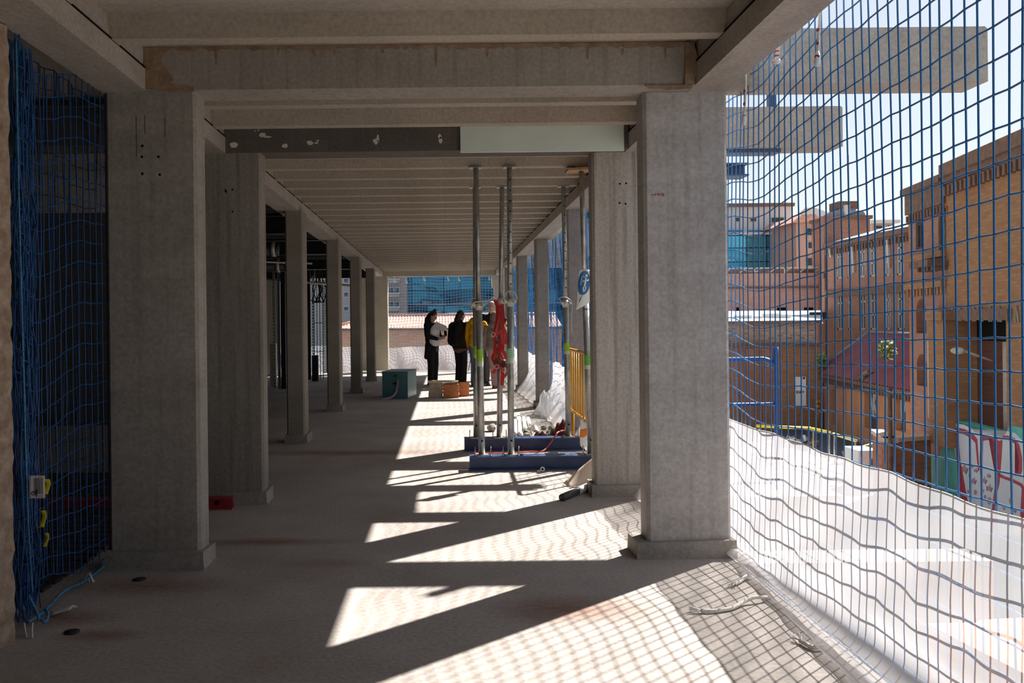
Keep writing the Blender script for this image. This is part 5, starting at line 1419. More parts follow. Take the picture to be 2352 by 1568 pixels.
pw(m, 'skylight_roof', plain('pale_roof_sheet', (0.58,0.60,0.62), 0.5, var=0.25, scale=0.7), T_)
m = MB()
for (xa, ya, xb, yb) in ((1718,726,1738,736),(1690,724,1712,738),(1756,720,1775,736),(1776,722,1800,734)):
    p, q = at(xa,yb,46), at(xb,ya,46); m.box(p.x, q.x, 45, 46.4, p.z-.2, q.z)
pw(m, 'roof_box', M_PALE, T_)
m = MB()
for xr in range(3):
    for k in range(7):
        p = at(1858-4*xr+ k*0 + 0, 722+xr*5, 50); 
        q = at(1862+xr*0+ (k-3)*5, 719+xr*5, 50); m.box(q.x-.05, q.x+.09, 49, 49.2, q.z-.08, q.z+.05)
pw(m, 'roof_tiles', M_DGREY, T_)
m = MB(); p, q = at(1821,930,Yo), at(1844,864,Yo); Z0 = Yo-0.36
m.box(p.x, q.x, Z0, Z0+0.03, p.z, q.z)
bn = m.build('banner', M_WHITE); tag(bn, 'tall white banner with dark lettering on the old brick wall', 'banner', kind='thing')
# its dark letters: O C A L Z I
m = MB()
def letters(mb, txt, X0, Z0_, h, w, gap, Y, st):
    G_ = {'O': [[(0,0),(1,0),(1,1),(0,1),(0,0)]], 'C': [[(1,0),(0,0),(0,1),(1,1)]], 'A': [[(0,0),(.5,1),(1,0)],[(.25,.4),(.75,.4)]], 'L': [[(0,1),(0,0),(1,0)]], 'Z': [[(0,1),(1,1),(0,0),(1,0)]], 'I': [[(.5,0),(.5,1)]], 'K': [[(0,0),(0,1)],[(1,1),(0,.45),(1,0)]], '!': [[(.5,1),(.5,.35)],[(.5,.1),(.5,0)]]}
    x = X0
    for ch in txt:
        for pl in G_[ch]: mb.tube([(x+w*p_[0], Y, Z0_+h*p_[1]) for p_ in pl], st, 5)
        x += w+gap
z_ = at(1832,901,Yo).z
letters(m, 'OCALZI', p.x+.03, z_, .11, .047, .018, Z0-0.01, 0.012)
q2 = at(1839,867,Yo); m.box(q2.x-.05, q2.x+.05, Z0-.012, Z0, q2.z-.04, q2.z+.04)
m.build('lettering', M_BLKP, bn)
# orange low building with maroon roof
FO = Facade((17.15, 32.4), (18.25, 42.2))
t = empty('low_building', (18, 37, -4), 0, 'low orange-rendered building with maroon corrugated roof and weeds', 'building', kind='thing'); T_ = t
ez = -1.30
def so(x, y=930): return FO.sz(x, y)[0]
hol = []
for xa, xb, yt_, yb_ in ((1907,1919,892,975),(1985,2012,890,985),(2055,2080,895,990)):
    a_, b_ = sorted((so(xa), so(xb))); hol.append((a_, b_, FO.sz((xa+xb)/2, yb_)[1], min(FO.sz((xa+xb)/2, yt_)[1], ez-.3)))
m = MB(); FO.wall(m, -4.0, FO.L, -4.2, ez-0.15, hol, 0.35); pw(m, 'wall', M_OCHRE, T_)
for h in hol: m = MB(); FO.box(m, h[0], h[1], -0.3, -0.25, h[2], h[3]); pw(m, 'shutter', M_DGREY, T_)
m = MB()
for xa, xb in ((1880,1893),(1930,1944)):
    a_, b_ = sorted((so(xa), so(xb))); m = MB(); FO.box(m, a_, b_, 0, 0.04, -3.2, ez-.6); pw(m, 'bright_patch', M_OCHREL, T_)
m = MB(); FO.box(m, -4.0, FO.L+.1, -.1, 0.28, ez-0.15, ez); k = -4.0
while k < FO.L: FO.box(m, k, k+.12, 0, .16, ez-.42, ez-.15); k += .28
pw(m, 'cornice', M_CORN, T_)
m = MB(); n = 110
rz = 0.62
vs, fs = [], []
for i in range(n+1):
    s_ = -4.0+(FO.L+4.1)*i/n; dz = 0.045*(1 if i % 2 else -1)
    for (d_, z_) in ((0.3, ez+0.02), (-2.3, rz)):
        vs.append(FO.M @ Vector((s_, d_, z_+dz)))
for i in range(n): fs.append((2*i, 2*i+2, 2*i+3, 2*i+1))
m.add(vs, fs); FO.box(m, -4.0, FO.L+.1, -3.6, -2.3, -4.2, rz-.06)
pw(m, 'corrugated_roof', M_MAROOF, T_)
m = MB(); m.tube([FO.M @ Vector((FO.L+.12, .3, ez+.05)), FO.M @ Vector((FO.L+.12, -2.3, rz+.05))], 0.09, 6); m.tube([FO.M @ Vector((-4,-2.3,rz+.03)), FO.M @ Vector((FO.L+.12,-2.3,rz+.03))], 0.08, 6); pw(m, 'roof_flashing', M_LEADF, T_)
m = MB()                                                      # silver tag on the shutters
h = hol[1]; s0 = h[1]-.15
for (pts) in ([(0,0),(.18,1),(.36,0)],[(.1,.4),(.28,.4)],[(.5,0),(.5,1)],[(.85,1),(.5,.5),(.88,0)],[(1.0,0),(1.15,1),(1.3,0)],[(1.07,.4),(1.25,.4)]):
    m.tube([FO.M @ Vector((h[1]-.05-p_[0]*(h[1]-h[0])/1.35*.95, -.22, h[2]+.5+p_[1]*1.2)) for p_ in pts], 0.05, 5)
pw(m, 'spray_lettering', plain('silver_spray', (0.55,0.52,0.48), 0.6), T_)
m = MB(); h = hol[2]
for (pts) in ([(.1,0),(.1,1),(.5,.3),(.5,1)],[(.6,0),(.75,1),(.9,0)]): m.tube([FO.M @ Vector((h[1]-p_[0]*(h[1]-h[0]), -.22, h[2]+.4+p_[1]*1.0)) for p_ in pts], 0.05, 5)
pw(m, 'blue_lettering', plain('pale_blue_spray', (0.4,0.5,0.66), 0.6), T_)
# weeds on the roof edge
def bush(name, c, R_, n, lab, mat, leaf=0.12, cat='shrub', seed=1, twig=True):
    rr = random.Random(seed); t = empty(name, c, 0, lab, cat, kind='thing')
    m = MB()
    for k in range(n):
        v = Vector((rr.gauss(0,1), rr.gauss(0,1), rr.gauss(0,1))).normalized()*rr.random()**.5
        p = Vector((v.x*R_[0], v.y*R_[1], v.z*R_[2]+R_[2]))
        a = Vector((rr.uniform(-1,1), rr.uniform(-1,1), rr.uniform(-1,1))).normalized()*leaf; b = a.orthogonal().normalized()*leaf*.45
        m.add([p-a, p+b, p+a, p-b], [(0,1,2,3)])
    m.build('foliage', mat, t)
    if twig:
        m = MB()
        for k in range(7): m.tube([(0,0,-.1), Vector((rr.uniform(-.4,.4)*R_[0], rr.uniform(-.4,.4)*R_[1], R_[2])), Vector((rr.uniform(-.8,.8)*R_[0], rr.uniform(-.8,.8)*R_[1], R_[2]*1.7))], 0.02, 4)
        m.build('stems', M_LEAFD, t)
bush('roof_shrub', at(2038,826,34.9), (.36,.3,.42), 170, 'green shrub growing on the maroon roof', M_LEAF, seed=2)
bush('roof_shrub', at(1888,850,41.5), (.22,.2,.42), 110, 'green weed clump growing at the far corner of the maroon roof', M_LEAF, seed=3)
bush('dry_weeds', at(1998,880,36.2), (.5,.3,.26), 160, 'dry tangled weeds on the cornice below the maroon roof', M_LEAFD, leaf=.16, cat='weeds', seed=4)
bush('dry_weeds', at(1950,872,39.5), (.5,.3,.14), 90, 'low grassy weeds along the middle of the cornice', M_LEAF, leaf=.12, cat='weeds', seed=5)
# warning signs at the corner
c = at(1879,918,41.2); t = empty('warning_sign', c, 0, 'yellow warning triangle over a round prohibition sign on the wall corner', 'sign', kind='thing')
w = .19
MB().prism([(-w,-.17),(w,-.17),(0,.19)], 'y', -.02, 0).build('red_triangle', M_REDT, t); MB().prism([(-w*.68,-.135),(w*.68,-.135),(0,.12)], 'y', -.03, -.021).build('yellow_field', M_YELL, t)
m = MB(); m.box(-.014,.014,-.04,-.031,-.06,.07); m.box(-.014,.014,-.04,-.031,-.11,-.08); m.build('exclamation_mark', M_BLKP, t)
m = MB(); m.ring((0,-.01,-.31), .12, .024, 'y', 20, 6); m.build('red_ring', M_REDT, t)
m = MB(); m.tube([(0,-.012,-.31),(0,-.004,-.31)], .11, 18); m.build('yellow_disc', M_YELL, t)
m = MB(); m.box(-.13,.13,-.02,0,-.62,-.46); m.build('yellow_plate', M_YELL, t)
m = MB(); m.box(-.09,.09,-.03,-.021,-.52,-.50); m.box(-.09,.06,-.03,-.021,-.57,-.55); m.build('plate_text', M_BLKP, t)
m = MB(); m.tube([(0,.03,.1),(0,.03,-4-c.z)], .025, 8); m.build('post', M_GALV, t)
# brick kiosk with pale coping
Yk = 25.5
t = empty('brick_kiosk', at(2070,1040,Yk), 0, 'square brick enclosure with pale coping in front of the graffiti corner', 'enclosure', kind='thing'); T_ = t
FK1, FK2 = Facade((at(2036,1010,24.4).x, 24.4), (at(2004,1010,26.4).x, 26.4)), Facade((at(2038,1010,24.4).x, 24.4), (at(2138,1010,24.9).x, 24.9))
zk = at(2040,1006,24.4).z
m = MB(); FK1.box(m, 0, FK1.L, -.2, 0, -4.2, zk-.12); FK2.box(m, 0, FK2.L, -.2, 0, -4.2, zk-.12); pw(m, 'wall', B_KIOSK, T_)
m = MB(); FK1.box(m, -.05, FK1.L, -.3, .06, zk-.12, zk); FK2.box(m, -.05, FK2.L, -.3, .06, zk-.12, zk); pw(m, 'coping', plain('coping_tile', (0.66,0.45,0.33), 0.7), T_)
m = MB(); p = at(2044,930,24.2); m.tube([(p.x,24.2,-4),(p.x,24.2,at(2044,890,24.2).z)], .06, 6); tag(m.build('rusty_post', M_CORN), 'thin rusty post in front of the brick enclosure', 'post', kind='thing')
# street furniture: yellow rails, van roof, debris
def yrail(xa, ya, xb, yb, Ya, Yb_, lab, mat=M_YTAG):
    p, q = at(xa,ya,Ya), at(xb,yb,Yb_); t = empty('street_barrier', p, 0, lab, 'barrier', kind='thing')
    MB().tube([(0,0,0), (q-p)], .055, 8).build('rail', mat, t)
    for k in (0.04, .96):
        b = (q-p)*k; MB().tube([b, (b.x,b.y,-4-p.z)], .03, 6).build('post', M_GALV, t)
yrail(1738,978,1862,983, 34, 34, 'yellow street barrier rail seen in front of the old brick wall')
yrail(1866,984,1906,993, 34, 32.5, 'short yellow street barrier rail beside the warning sign')
yrail(1914,996,1966,1012, 32, 30.5, 'pale yellow street barrier rail beside the dark road', plain('faded_yellow', (0.62,0.58,0.25), 0.6))
yrail(1935,1040,2005,1020, 28.5, 28.2, 'greenish slanting rail in front of the white cabinet', plain('green_yellow', (0.35,0.38,0.12), 0.6))
t = empty('white_cabinet', (at(1984,1050,27.5).x, 27.5, -4), 0, 'white boxy cabinet with a small dark square, standing left of the brick enclosure', 'cabinet', kind='thing')
MB().cbox(-.36,.30,-.4,.6,.0,1.24,.03).build('cabinet_body', M_WHITE, t)
MB().box(-.02,.14,-.412,-.402,.62,.98).build('dark_panel', M_WINGR, t)
tag(MB().box(14.6, 19.5, 33.6, 44, -4.02, -3.98).build('road', plain('dark_road_grey', (0.085,0.083,0.09), 0.9)), kind='structure')  # dark grey slab laid over the paler ground
tag(MB().box(12.6, 17.0, 29.5, 33.5, -4.02, -3.985).build('pavement', plain('pale_paving', (0.62,0.60,0.56), 0.9)), kind='structure')
for k, (x, y, lab, mt) in enumerate(((1826,1003,'pile of dark and white debris on the street',M_BLKP),(1840,1010,'white plastic debris on the street below the barrier',M_WHITE),(1858,1022,'broken wooden crate on the street beside the debris',M_WOOD))):
    c = at(x, y, 36.5); r = random.Random(40+k); m = MB()
    for q in range(9):
        m.box(-.25,.25,-.05,.05,-.04,.04, M=Matrix.Translation((r.uniform(-.35,.35), r.uniform(-.3,.3), r.uniform(.05,.35))) @ Matrix.Rotation(r.uniform(0,3),4,'Z') @ Matrix.Rotation(r.uniform(-.6,.6),4,'Y'))
    tag(m.build('debris', mt, loc=(c.x, c.y, -4.0)), lab, 'debris', kind='stuff')
# blue guardrail hoop just outside
Yg = 10.0
t = empty('guardrail', at(1780,900,Yg), 0, 'blue tubular guardrail hoop standing outside beyond the near right column', 'guardrail', kind='thing'); T_ = t
zt, zr = at(1740,825,Yg).z, at(1740,928,Yg).z
xr_ = at(1783,900,Yg).x
m = MB(); m.tube(spline([(1.95,Yg,zt),(3.4,Yg,zt),(xr_-.12,Yg,zt-.005),(xr_-.02,Yg,zt-.10),(xr_,Yg,zt-.25),(xr_,Yg,-4.0)], 6), .029, 10); pw(m, 'hoop', M_BLUEP, T_)
m = MB(); m.tube([(1.95,Yg,zr),(xr_,Yg,zr)], .019, 8); m.tube([(1.95,Yg,zr-.9),(xr_,Yg,zr-.9)], .019, 8); pw(m, 'rail', M_BLUEP, T_)
m = MB(); m.tube([(1.95,Yg,zt),(1.95,Yg,-4.0)], .029, 8); pw(m, 'rear_post', M_BLUEP, T_)
# salmon brick pallet outside, seen through the tarp
t = empty('block_pallet', (3.3, 4.3, -0.9), 0.12, 'pallet of salmon blocks seen through the white tarp', 'block pallet', kind='thing')
MB().cbox(-.62,.9,-.5,.55,-3.1,.62,.01).build('block_stack', plain('salmon_block', (0.62,0.30,0.20), 0.85, var=0.1)).parent = t
m = MB()
for k in range(3): m.box(-.64,-.3,-.505,-.5,-.1-.3*k,.02-.3*k)
m.build('yellow_label', M_YTAG, t)
# far end: low tiled brick house, flats and glass office
Yh = 58.0
t = empty('tiled_house', (0, Yh, -4), 0, 'low brick house with barrel-tiled roof seen through the far opening', 'house', kind='thing'); T_ = t
xl, xr_ = at(752,760,Yh).x, at(1290,760,Yh).x
ez2, rz2 = at(1020,753,Yh).z, at(1020,726,Yh+3).z
pw(MB().box(xl+.2, xr_, Yh, Yh+6, -4.2, ez2), 'wall', B_ORNG, T_)
m = MB(); n = int((xr_-xl)/0.2)
vs, fs = [], []
sub = 4
for i in range(n*sub+1):
    x = xl+(xr_-xl)*i/(n*sub); dz = 0.06*abs(math.sin(PI*i/sub))
    for j in range(6):
        q = j/5; xx = x
        hip = max(0, min(1, (x-xl)/3.4))
        zz2 = min(q, hip+0.02)
        vs.append((xx, Yh-.35+3.35*q, ez2+(rz2-ez2)*min(q, max(hip, 0.02))+dz+0.02))
for i in range(n*sub):
    for j in range(5): fs.append((i*6+j, (i+1)*6+j, (i+1)*6+j+1, i*6+j+1))
m.add(vs, fs, 0, True); pw(m, 'tiled_roof', M_TILE, T_)
m = MB(); m.tube([(xl+3.4,Yh+3,rz2+.08),(xr_,Yh+3,rz2+.08)], .13, 8); m.tube([(xl,Yh-.3,ez2+.08),(xl+3.4,Yh+3,rz2+.08)], .12, 8); pw(m, 'ridge_tiles', M_TILE, T_)
m = MB(); m.box(xl, xr_, Yh-.4, Yh, ez2-.12, ez2); pw(m, 'eaves', M_CORN, T_)
wl = []
t, P_, p0, p1, z1 = simple_house('apartment_block', 700, 931, 380, 760, 85, 12, M_APT, 'grey-brown apartment block with balconies seen through the far opening', [(894+14*k,y,903+14*k,y+9) for k in (0,1) for y in (628,662,694)] + [(790,y,800,y+9) for y in (640,672,704)])
m = MB()
for y in (651,683,640-21,714):
    a, b = at(880,y,84), at(918,y-8,84); m.box(a.x, b.x, 83.4, 85, a.z, b.z)
P_(m, 'balcony', M_APT)
m = MB()
for y in (651,683,640-21,714):
    a, b = at(880,y-8,84), at(918,y-10,84); m.box(a.x, b.x+.05, 83.3, 83.5, a.z, b.z)
P_(m, 'balcony_rim', M_PALE)
t, P_, p0, p1, z1 = simple_house('glass_tower', 931, 1420, 330, 760, 88, 14, M_DGREY, 'dark blue mirror-glass office seen through the far opening')
a, b = at(932,760,87), at(1420,400,87); P_(MB().box(a.x, b.x, 86.8, 87.9, -4.2, z1), 'glass_front', M_CURT2)
P_(MB().box(a.x, b.x, 86.6, 86.85, at(1000,700,87).z, at(1000,697,87).z), 'ledge', M_LEADF)
# ------------------------------------------------------------------ people
def remesh(o, vox, smooth=6):
    md = o.modifiers.new('skin', 'REMESH'); md.mode = 'VOXEL'; md.voxel_size = vox; md.use_smooth_shade = True
    s_ = o.modifiers.new('soft', 'SMOOTH'); s_.iterations = smooth; s_.factor = 0.5
    return o
def hand(mb, w, d, up, L=0.17, curl=0.5, side=1):
    """palm and five fingers from wrist w along d; up = back of the hand"""
    d = Vector(d).normalized(); up = Vector(up); up = (up - d*up.dot(d)).normalized(); x = d.cross(up)*side
    palm_c = w + d*L*0.27
    mb.capsule(w, w+d*L*0.42, 0.024, 0.030)
    for k in range(4):
        b = w + d*L*0.46 + x*(k-1.5)*0.017
        l = L*(0.40,0.46,0.43,0.33)[k]
        a1 = d*math.cos(curl*.6) - up*math.sin(curl*.6); a2 = d*math.cos(curl*1.6) - up*math.sin(curl*1.6)
        m1 = b + a1*l*0.5; m2 = m1 + a2*l*0.5
        mb.capsule(b - d*0.02, m1, 0.0095, 0.0088, 8); mb.capsule(m1, m2, 0.0088, 0.0075, 8)
    tb = w + d*L*0.14 - x*0.026
    t1 = tb + (d*0.6 - x*0.75 - up*0.2).normalized()*L*0.22
    mb.capsule(tb, t1, 0.012, 0.010, 8); mb.capsule(t1, t1+(d*0.95-x*0.1-up*0.35).normalized()*L*0.18, 0.010, 0.008, 8)
def head_mb(mb, c, R, hs=1.0):
    """head with brow, nose, lips, chin and ears; local +Y is the face"""
    c = Vector(c)
    P = lambda x, y, z: c + R @ (Vector((x, y, z))*hs)
    E = lambda x, y, z, rx, ry, rz: mb.ell(P(x,y,z), (rx*hs, ry*hs, rz*hs), 14, 10, M=R)
    E(0, -0.012, 0.03, 0.074, 0.092, 0.085); E(0, 0.012, -0.035, 0.060, 0.074, 0.078); E(0, 0.048, -0.088, 0.026, 0.026, 0.024)
    E(0, 0.088, -0.014, 0.011, 0.018, 0.022); E(0, 0.080, 0.022, 0.040, 0.012, 0.010); E(0, 0.080, -0.055, 0.022, 0.010, 0.009)
    E(0.072, -0.005, -0.012, 0.010, 0.018, 0.028); E(-0.072, -0.005, -0.012, 0.010, 0.018, 0.028)
M_EYE = plain('eye_white', (0.45,0.40,0.37), 0.4)
def face_marks(t, c, R, hs=1.0):
    c = Vector(c); m = MB(); w = MB()
    for sx in (-1, 1):
        w.ell(c + R @ (Vector((sx*0.030, 0.077, 0.004))*hs), (0.011*hs,0.006*hs,0.006*hs), 10, 8, M=R); m.ell(c + R @ (Vector((sx*0.030, 0.0815, 0.003))*hs), 0.0042*hs, 8, 6)
        m.tube([c + R @ (Vector((sx*0.014, 0.090, 0.024))*hs), c + R @ (Vector((sx*0.046, 0.080, 0.027))*hs)], 0.004*hs, 6)
    w.build('eyes', M_EYE, t); m.build('pupils', M_HAIR, t)
    m = MB(); m.tube([c + R @ (Vector((x, 0.091-abs(x)*0.3, -0.055))*hs) for x in (-0.022,-0.01,0,0.01,0.022)], 0.0045*hs, 6); m.build('lips', plain('lips', (0.42,0.15,0.12), 0.5), t)

def person(x, Y, yaw, H, label, arms, head=(0,0), hands=None, trouser=M_TROU, jacket=M_BLACK, shoe=M_BLKP, skin=M_SKIN, stance=0.11, wide=1.0, jacket_len=0.86, legs=None, face=True, belly=0.0, fat=1.0):
    """local +Y = facing; yaw turns it about Z"""
    t = empty('person', (x, Y, 0), yaw, label, 'person', kind='thing')
    k = H/1.70
    V = lambda a, b, c: Vector((a, b, c))*k
    hip = [V(-0.09,0,0.90), V(0.09,0,0.90)]
    knee = [V(-stance*.95,0.025,0.48), V(stance*.95,0.025,0.48)]; ank = [V(-stance,-0.01,0.08), V(stance,-0.01,0.08)]
    if legs: knee, ank = legs
    sh = [V(-0.175*wide,0,1.385), V(0.175*wide,0,1.385)]
    R = Matrix.Rotation(head[0], 3, 'Z') @ Matrix.Rotation(-head[1], 3, 'X')
    hc = V(0, 0.02+0.06*math.sin(head[1]), 1.585-0.01*abs(head[1]))
    arms = [(V(*a[0]), V(*a[1])) for a in arms]
    b = MB()
    head_mb(b, hc, R, k)
    b.capsule(V(0,-0.01,1.40), hc-V(0,0.01,0.06), 0.056*k, 0.053*k)
    b.ell(V(0,0,1.22), (0.15*wide*k, 0.10*k, 0.22*k)); b.ell(V(0,0,0.97), (0.155*wide*k, 0.105*k, 0.16*k))
    for i in (0, 1):
        b.capsule(sh[i]*0.9, sh[i], 0.05*k, 0.05*k)
        b.capsule(sh[i], arms[i][0], 0.046*k, 0.038*k); b.capsule(arms[i][0], arms[i][1], 0.038*k, 0.026*k)
        b.capsule(hip[i], knee[i], 0.075*k, 0.052*k); b.capsule(knee[i], ank[i], 0.052*k, 0.036*k)
        b.capsule(ank[i]-V(0,0.03,0.035), ank[i]+V(0,0.13,-0.045), 0.036*k, 0.03*k)
        hd = hands[i] if hands and hands[i] else ((arms[i][1]-arms[i][0]), (1,0,0), 0.5)
        hand(b, arms[i][1], hd[0], hd[1], 0.17*k, hd[2], 1 if i == 0 else -1)
    remesh(b.build('body', skin, t), 0.0075, 4)
    if face: face_marks(t, hc, R, k)
    j = MB()
    j.ell(V(0,-0.005,1.25), (0.185*wide*k, 0.130*k*fat, 0.19*k)); j.ell(V(0,0.0,1.06), (0.180*wide*k, (0.132+belly)*k*fat, 0.18*k)); j.capsule(V(-0.13*wide,-.01,1.37), V(0.13*wide,-.01,1.37), 0.07*k, 0.07*k)
    j.ell(V(0,0,(jacket_len+1.0)/2+0.02), (0.19*wide*k, 0.135*k*fat, (1.04-jacket_len)/2*k+0.06*k)); j.capsule(V(0,-0.02,1.40), V(0,-0.012,1.455), 0.072*k, 0.066*k)
    for i in (0, 1):
        j.capsule(sh[i], arms[i][0], 0.073*k, 0.060*k); j.capsule(arms[i][0], arms[i][0]+(arms[i][1]-arms[i][0])*0.93, 0.060*k, 0.046*k)
    remesh(j.build('jacket', jacket, t), 0.012, 14)
    p = MB()
    p.ell(V(0,0,0.93), (0.172*wide*k, 0.122*k, 0.14*k))
    for i in (0, 1):
        p.capsule(hip[i], knee[i], 0.100*k, 0.078*k); p.capsule(knee[i], ank[i]+V(0,0,0.0), 0.076*k, 0.070*k)
    remesh(p.build('trousers', trouser, t), 0.012, 3)
    for i in (0, 1):
        s_ = MB(); s_.capsule(ank[i]+V(0,-0.04,-0.040), ank[i]+V(0,0.145,-0.046), 0.041*k, 0.035*k); s_.ell(ank[i]+V(0,0,-0.01), (0.045*k,0.06*k,0.05*k))
        s_.box(ank[i].x-0.042*k, ank[i].x+0.042*k, ank[i].y-0.08*k, ank[i].y+0.18*k, ank[i].z-0.079*k, ank[i].z-0.06*k)
        remesh(s_.build('shoe', shoe, t), 0.008, 2)
    return t, hc, R, k
def hair(t, hc, R, k, mat=M_HAIR, long=0.0, bun=False, cap=None, tail=False):
    h = MB(); P = lambda x, y, z: hc + R @ (Vector((x,y,z))*k)
    h.ell(P(0,-0.025,0.045), (0.084*k,0.093*k,0.086*k), M=R); h.ell(P(0,-0.05,-0.02), (0.080*k,0.060*k,0.085*k), M=R)
    if bun: h.ell(P(0,-0.035,0.135), (0.04*k,0.042*k,0.042*k), M=R)
    if long:
        h.capsule(P(0,-0.075,-0.02), P(0,-0.10,-0.02-long*0.5), 0.075*k, 0.07*k); h.capsule(P(0,-0.10,-0.02-long*0.5), P(-0.02,-0.10,-0.02-long), 0.07*k, 0.035*k)
    if tail:
        h.capsule(P(0,-0.07,0.08), P(0,-0.14,-0.05), 0.045*k, 0.05*k); h.capsule(P(0,-0.14,-0.05), P(0.0,-0.17,-0.26), 0.05*k, 0.02*k)
    remesh(h.build('hair', mat, t), 0.010, 3)

# woman with papers and phone: faces to the right, slightly towards the viewer
yaw = -PI/2 - 0.62
Yw = 19.3; xw = at(993, 880, Yw).x
t, hc, R, k = person(xw, Yw, yaw, 1.63, 'person in open black jacket and white shirt, looking down at a phone',
    arms=[((-0.25,0.03,1.12), (-0.06,0.25,1.10)), ((0.25,0.05,1.13), (0.10,0.24,1.06))], head=(0.1, 0.55),
    hands=[((0.05,0.25,0.06), (-1,0,0.3), 0.9), ((-0.25,0.2,0.12), (0.6,0,0.9), 1.1)], legs=([Vector((-.10,.02,.46)), Vector((.11,.05,.46))], [Vector((-.13,-.03,.08)), Vector((.15,.06,.08))]), wide=1.12, belly=0.0, jacket_len=0.72)
hair(t, hc, R, k, long=0.24, bun=True)
m = MB(); m.ell((0.01,0.08,0.99), (0.165,0.135,0.15)); m.ell((0.02,0.085,1.17), (0.14,0.115,0.15)); remesh(m.build('shirt', M_WHITE, t), 0.012, 4)
m = MB().sheet(lambda u, v: (-0.10+0.10*u+0.02*math.sin(v*9), 0.13+0.01*math.sin(u*7+v*4), 1.36-0.62*v), 6, 16, thick=0.006); m.build('scarf', plain('grey_scarf', (0.10,0.10,0.10), 0.9, var=0.6, scale=25), t)
m = MB(); m.capsule((0.17,0.02,0.85),(0.21,0.0,0.62),0.07,0.05); remesh(m.build('jacket_tail', M_BLACK, t), 0.012, 3)
def loc2w(t, p): return Matrix.Translation(t.location) @ Matrix.Rotation(t.rotation_euler.z, 4, 'Z') @ Vector(p)
m = MB()
A = loc2w(t, (0.03,0.24,1.28))
Mp = Matrix.Translation(A) @ Matrix.Rotation(0.15, 4, 'Z') @ Matrix.Rotation(-0.85, 4, 'X') @ Matrix.Rotation(0.55, 4, 'Y')
for q in range(5):
    m.box(-0.135, 0.135+0.003*(q%2), -0.004-0.003*q, -0.002-0.003*q, -0.10+0.003*q, 0.10, M=Mp @ Matrix.Rotation(0.02*q, 4, 'Y'))
tag(m.build('papers', M_PAPER), 'white sheaf of papers held by the person in the black jacket', 'papers', kind='thing')
A = loc2w(t, (-0.03,0.35,1.14))
m = MB(); m.cbox(-0.037, 0.037, -0.004, 0.004, -0.072, 0.072, 0.003, M if False else 0)
o = m.build('phone', M_BLKP, loc=A); o.rotation_euler = (-0.6, 0.35, 0.5); tag(o, 'dark phone in the hand of the person with papers', 'phone', kind='thing')

# person in a long black coat, seen from behind, turned right
Y2 = 19.2; x2 = at(1059, 880, Y2).x
t, hc, R, k = person(x2, Y2, -0.75, 1.63, 'person in black jacket over a brown top, seen from behind beside the paired props',
    arms=[((-0.235,0.02,1.12), (-0.20,0.20,1.0)), ((0.235,0.0,1.10), (0.23,0.08,0.84))], head=(-0.25, 0.15), stance=0.085, wide=1.22, jacket_len=0.80, fat=1.35)
hair(t, hc, R, k, long=0.22)
m = MB(); m.ell((0,0,0.80), (0.19,0.155,0.11)); remesh(m.build('brown_top', M_BROWN, t), 0.012, 3)
m = MB(); m.capsule((-0.07,-0.16,1.28),(-0.06,-0.18,0.98),0.11,0.13); m.capsule((0.07,-0.16,1.28),(0.06,-0.18,0.98),0.11,0.13); remesh(m.build('backpack', M_BLACK, t), 0.012, 4)
m = MB(); m.tube(spline([(0.23,0.08,0.82),(0.25,0.05,0.6),(0.2,0.04,0.38),(0.19,0.03,0.3)],6), 0.007, 6); m.build('lanyard', M_DGREY, t)

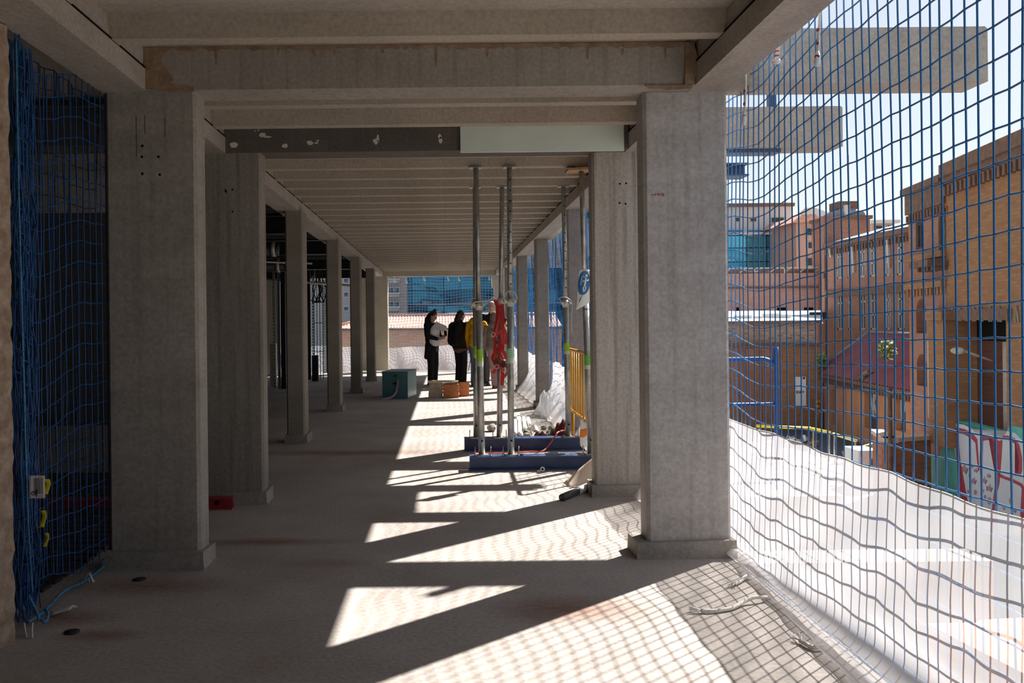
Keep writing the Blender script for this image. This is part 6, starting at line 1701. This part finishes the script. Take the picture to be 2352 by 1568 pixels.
# person in mustard jacket and jeans, mostly hidden by the props
Y3 = 19.9; x3 = at(1096, 884, 18.75).x
t, hc, R, k = person(x3, 18.75, -0.45, 1.64, 'person in mustard hooded jacket and blue jeans behind the paired props',
    arms=[((-0.24,0.02,1.11), (-0.22,0.06,0.86)), ((0.24,0.02,1.11), (0.22,0.12,0.88))], head=(0.2, 0.1), jacket=M_YELL, trouser=M_JEANS, shoe=M_DGREY, wide=1.05, stance=0.08)
hair(t, hc, R, k, long=0.24)
m = MB(); m.ell((0,-0.10,1.40), (0.13,0.075,0.09)); remesh(m.build('hood', M_YELL, t), 0.012, 3)

# person in taupe jacket with the hood up, and pink trousers
Y4 = 18.1; x4 = at(1138, 893, Y4).x
t, hc, R, k = person(x4, Y4, -0.45, 1.55, 'person in taupe jacket with hood up and dusty pink trousers behind the harness',
    arms=[((-0.26,-0.01,1.12), (-0.23,0.07,0.86)), ((0.25,0.05,1.12), (0.14,0.27,1.08))], head=(0.0, 0.1), jacket=M_TAUPE, trouser=M_PINKT, shoe=M_SHOEB, skin=M_SKINP, wide=1.12, stance=0.06,
    legs=([Vector((-.05,.02,.45)), Vector((.09,.05,.45))], [Vector((-.02,.0,.075)), Vector((.09,.10,.075))]))
h = MB(); h.ell(hc+Vector((0,-0.025,0.02)), (0.105,0.105,0.135)); h.ell(hc+Vector((0,-0.06,-0.13)), (0.13,0.09,0.10)); remesh(h.build('hood', M_TAUPE, t), 0.010, 10)
o = MB().box(-0.10,0.10,-0.004,0.004,-0.14,0.14).build('clipboard', M_WHITE, loc=loc2w(t, (0.18,0.24,1.12))); o.rotation_euler = (0, -0.55, -0.5)
tag(o, 'white clipboard held by the person in the taupe jacket', 'clipboard', kind='thing')

# tall person in black jacket further behind, facing the viewer
Y5 = 19.0; x5 = at(1131, 880, Y5).x
t, hc, R, k = person(x5, Y5, PI+0.25, 1.82, 'tall person in black jacket and dark grey trousers, face turned left behind the harness',
    arms=[((-0.40,0.0,1.20), (-0.27,0.17,1.24)), ((0.27,0.03,1.12), (0.14,0.20,1.03))], head=(-0.55, 0.1), jacket=M_BLACK, trouser=M_DGREY, skin=M_SKINP, wide=1.15, stance=0.13)
h = MB(); h.ell(hc + R @ (Vector((0,-0.02,0.055))*k), (0.083*k,0.095*k,0.072*k)); remesh(h.build('pale_cap', plain('pale_cap', (0.6,0.57,0.52), 0.8), t), 0.010, 3)
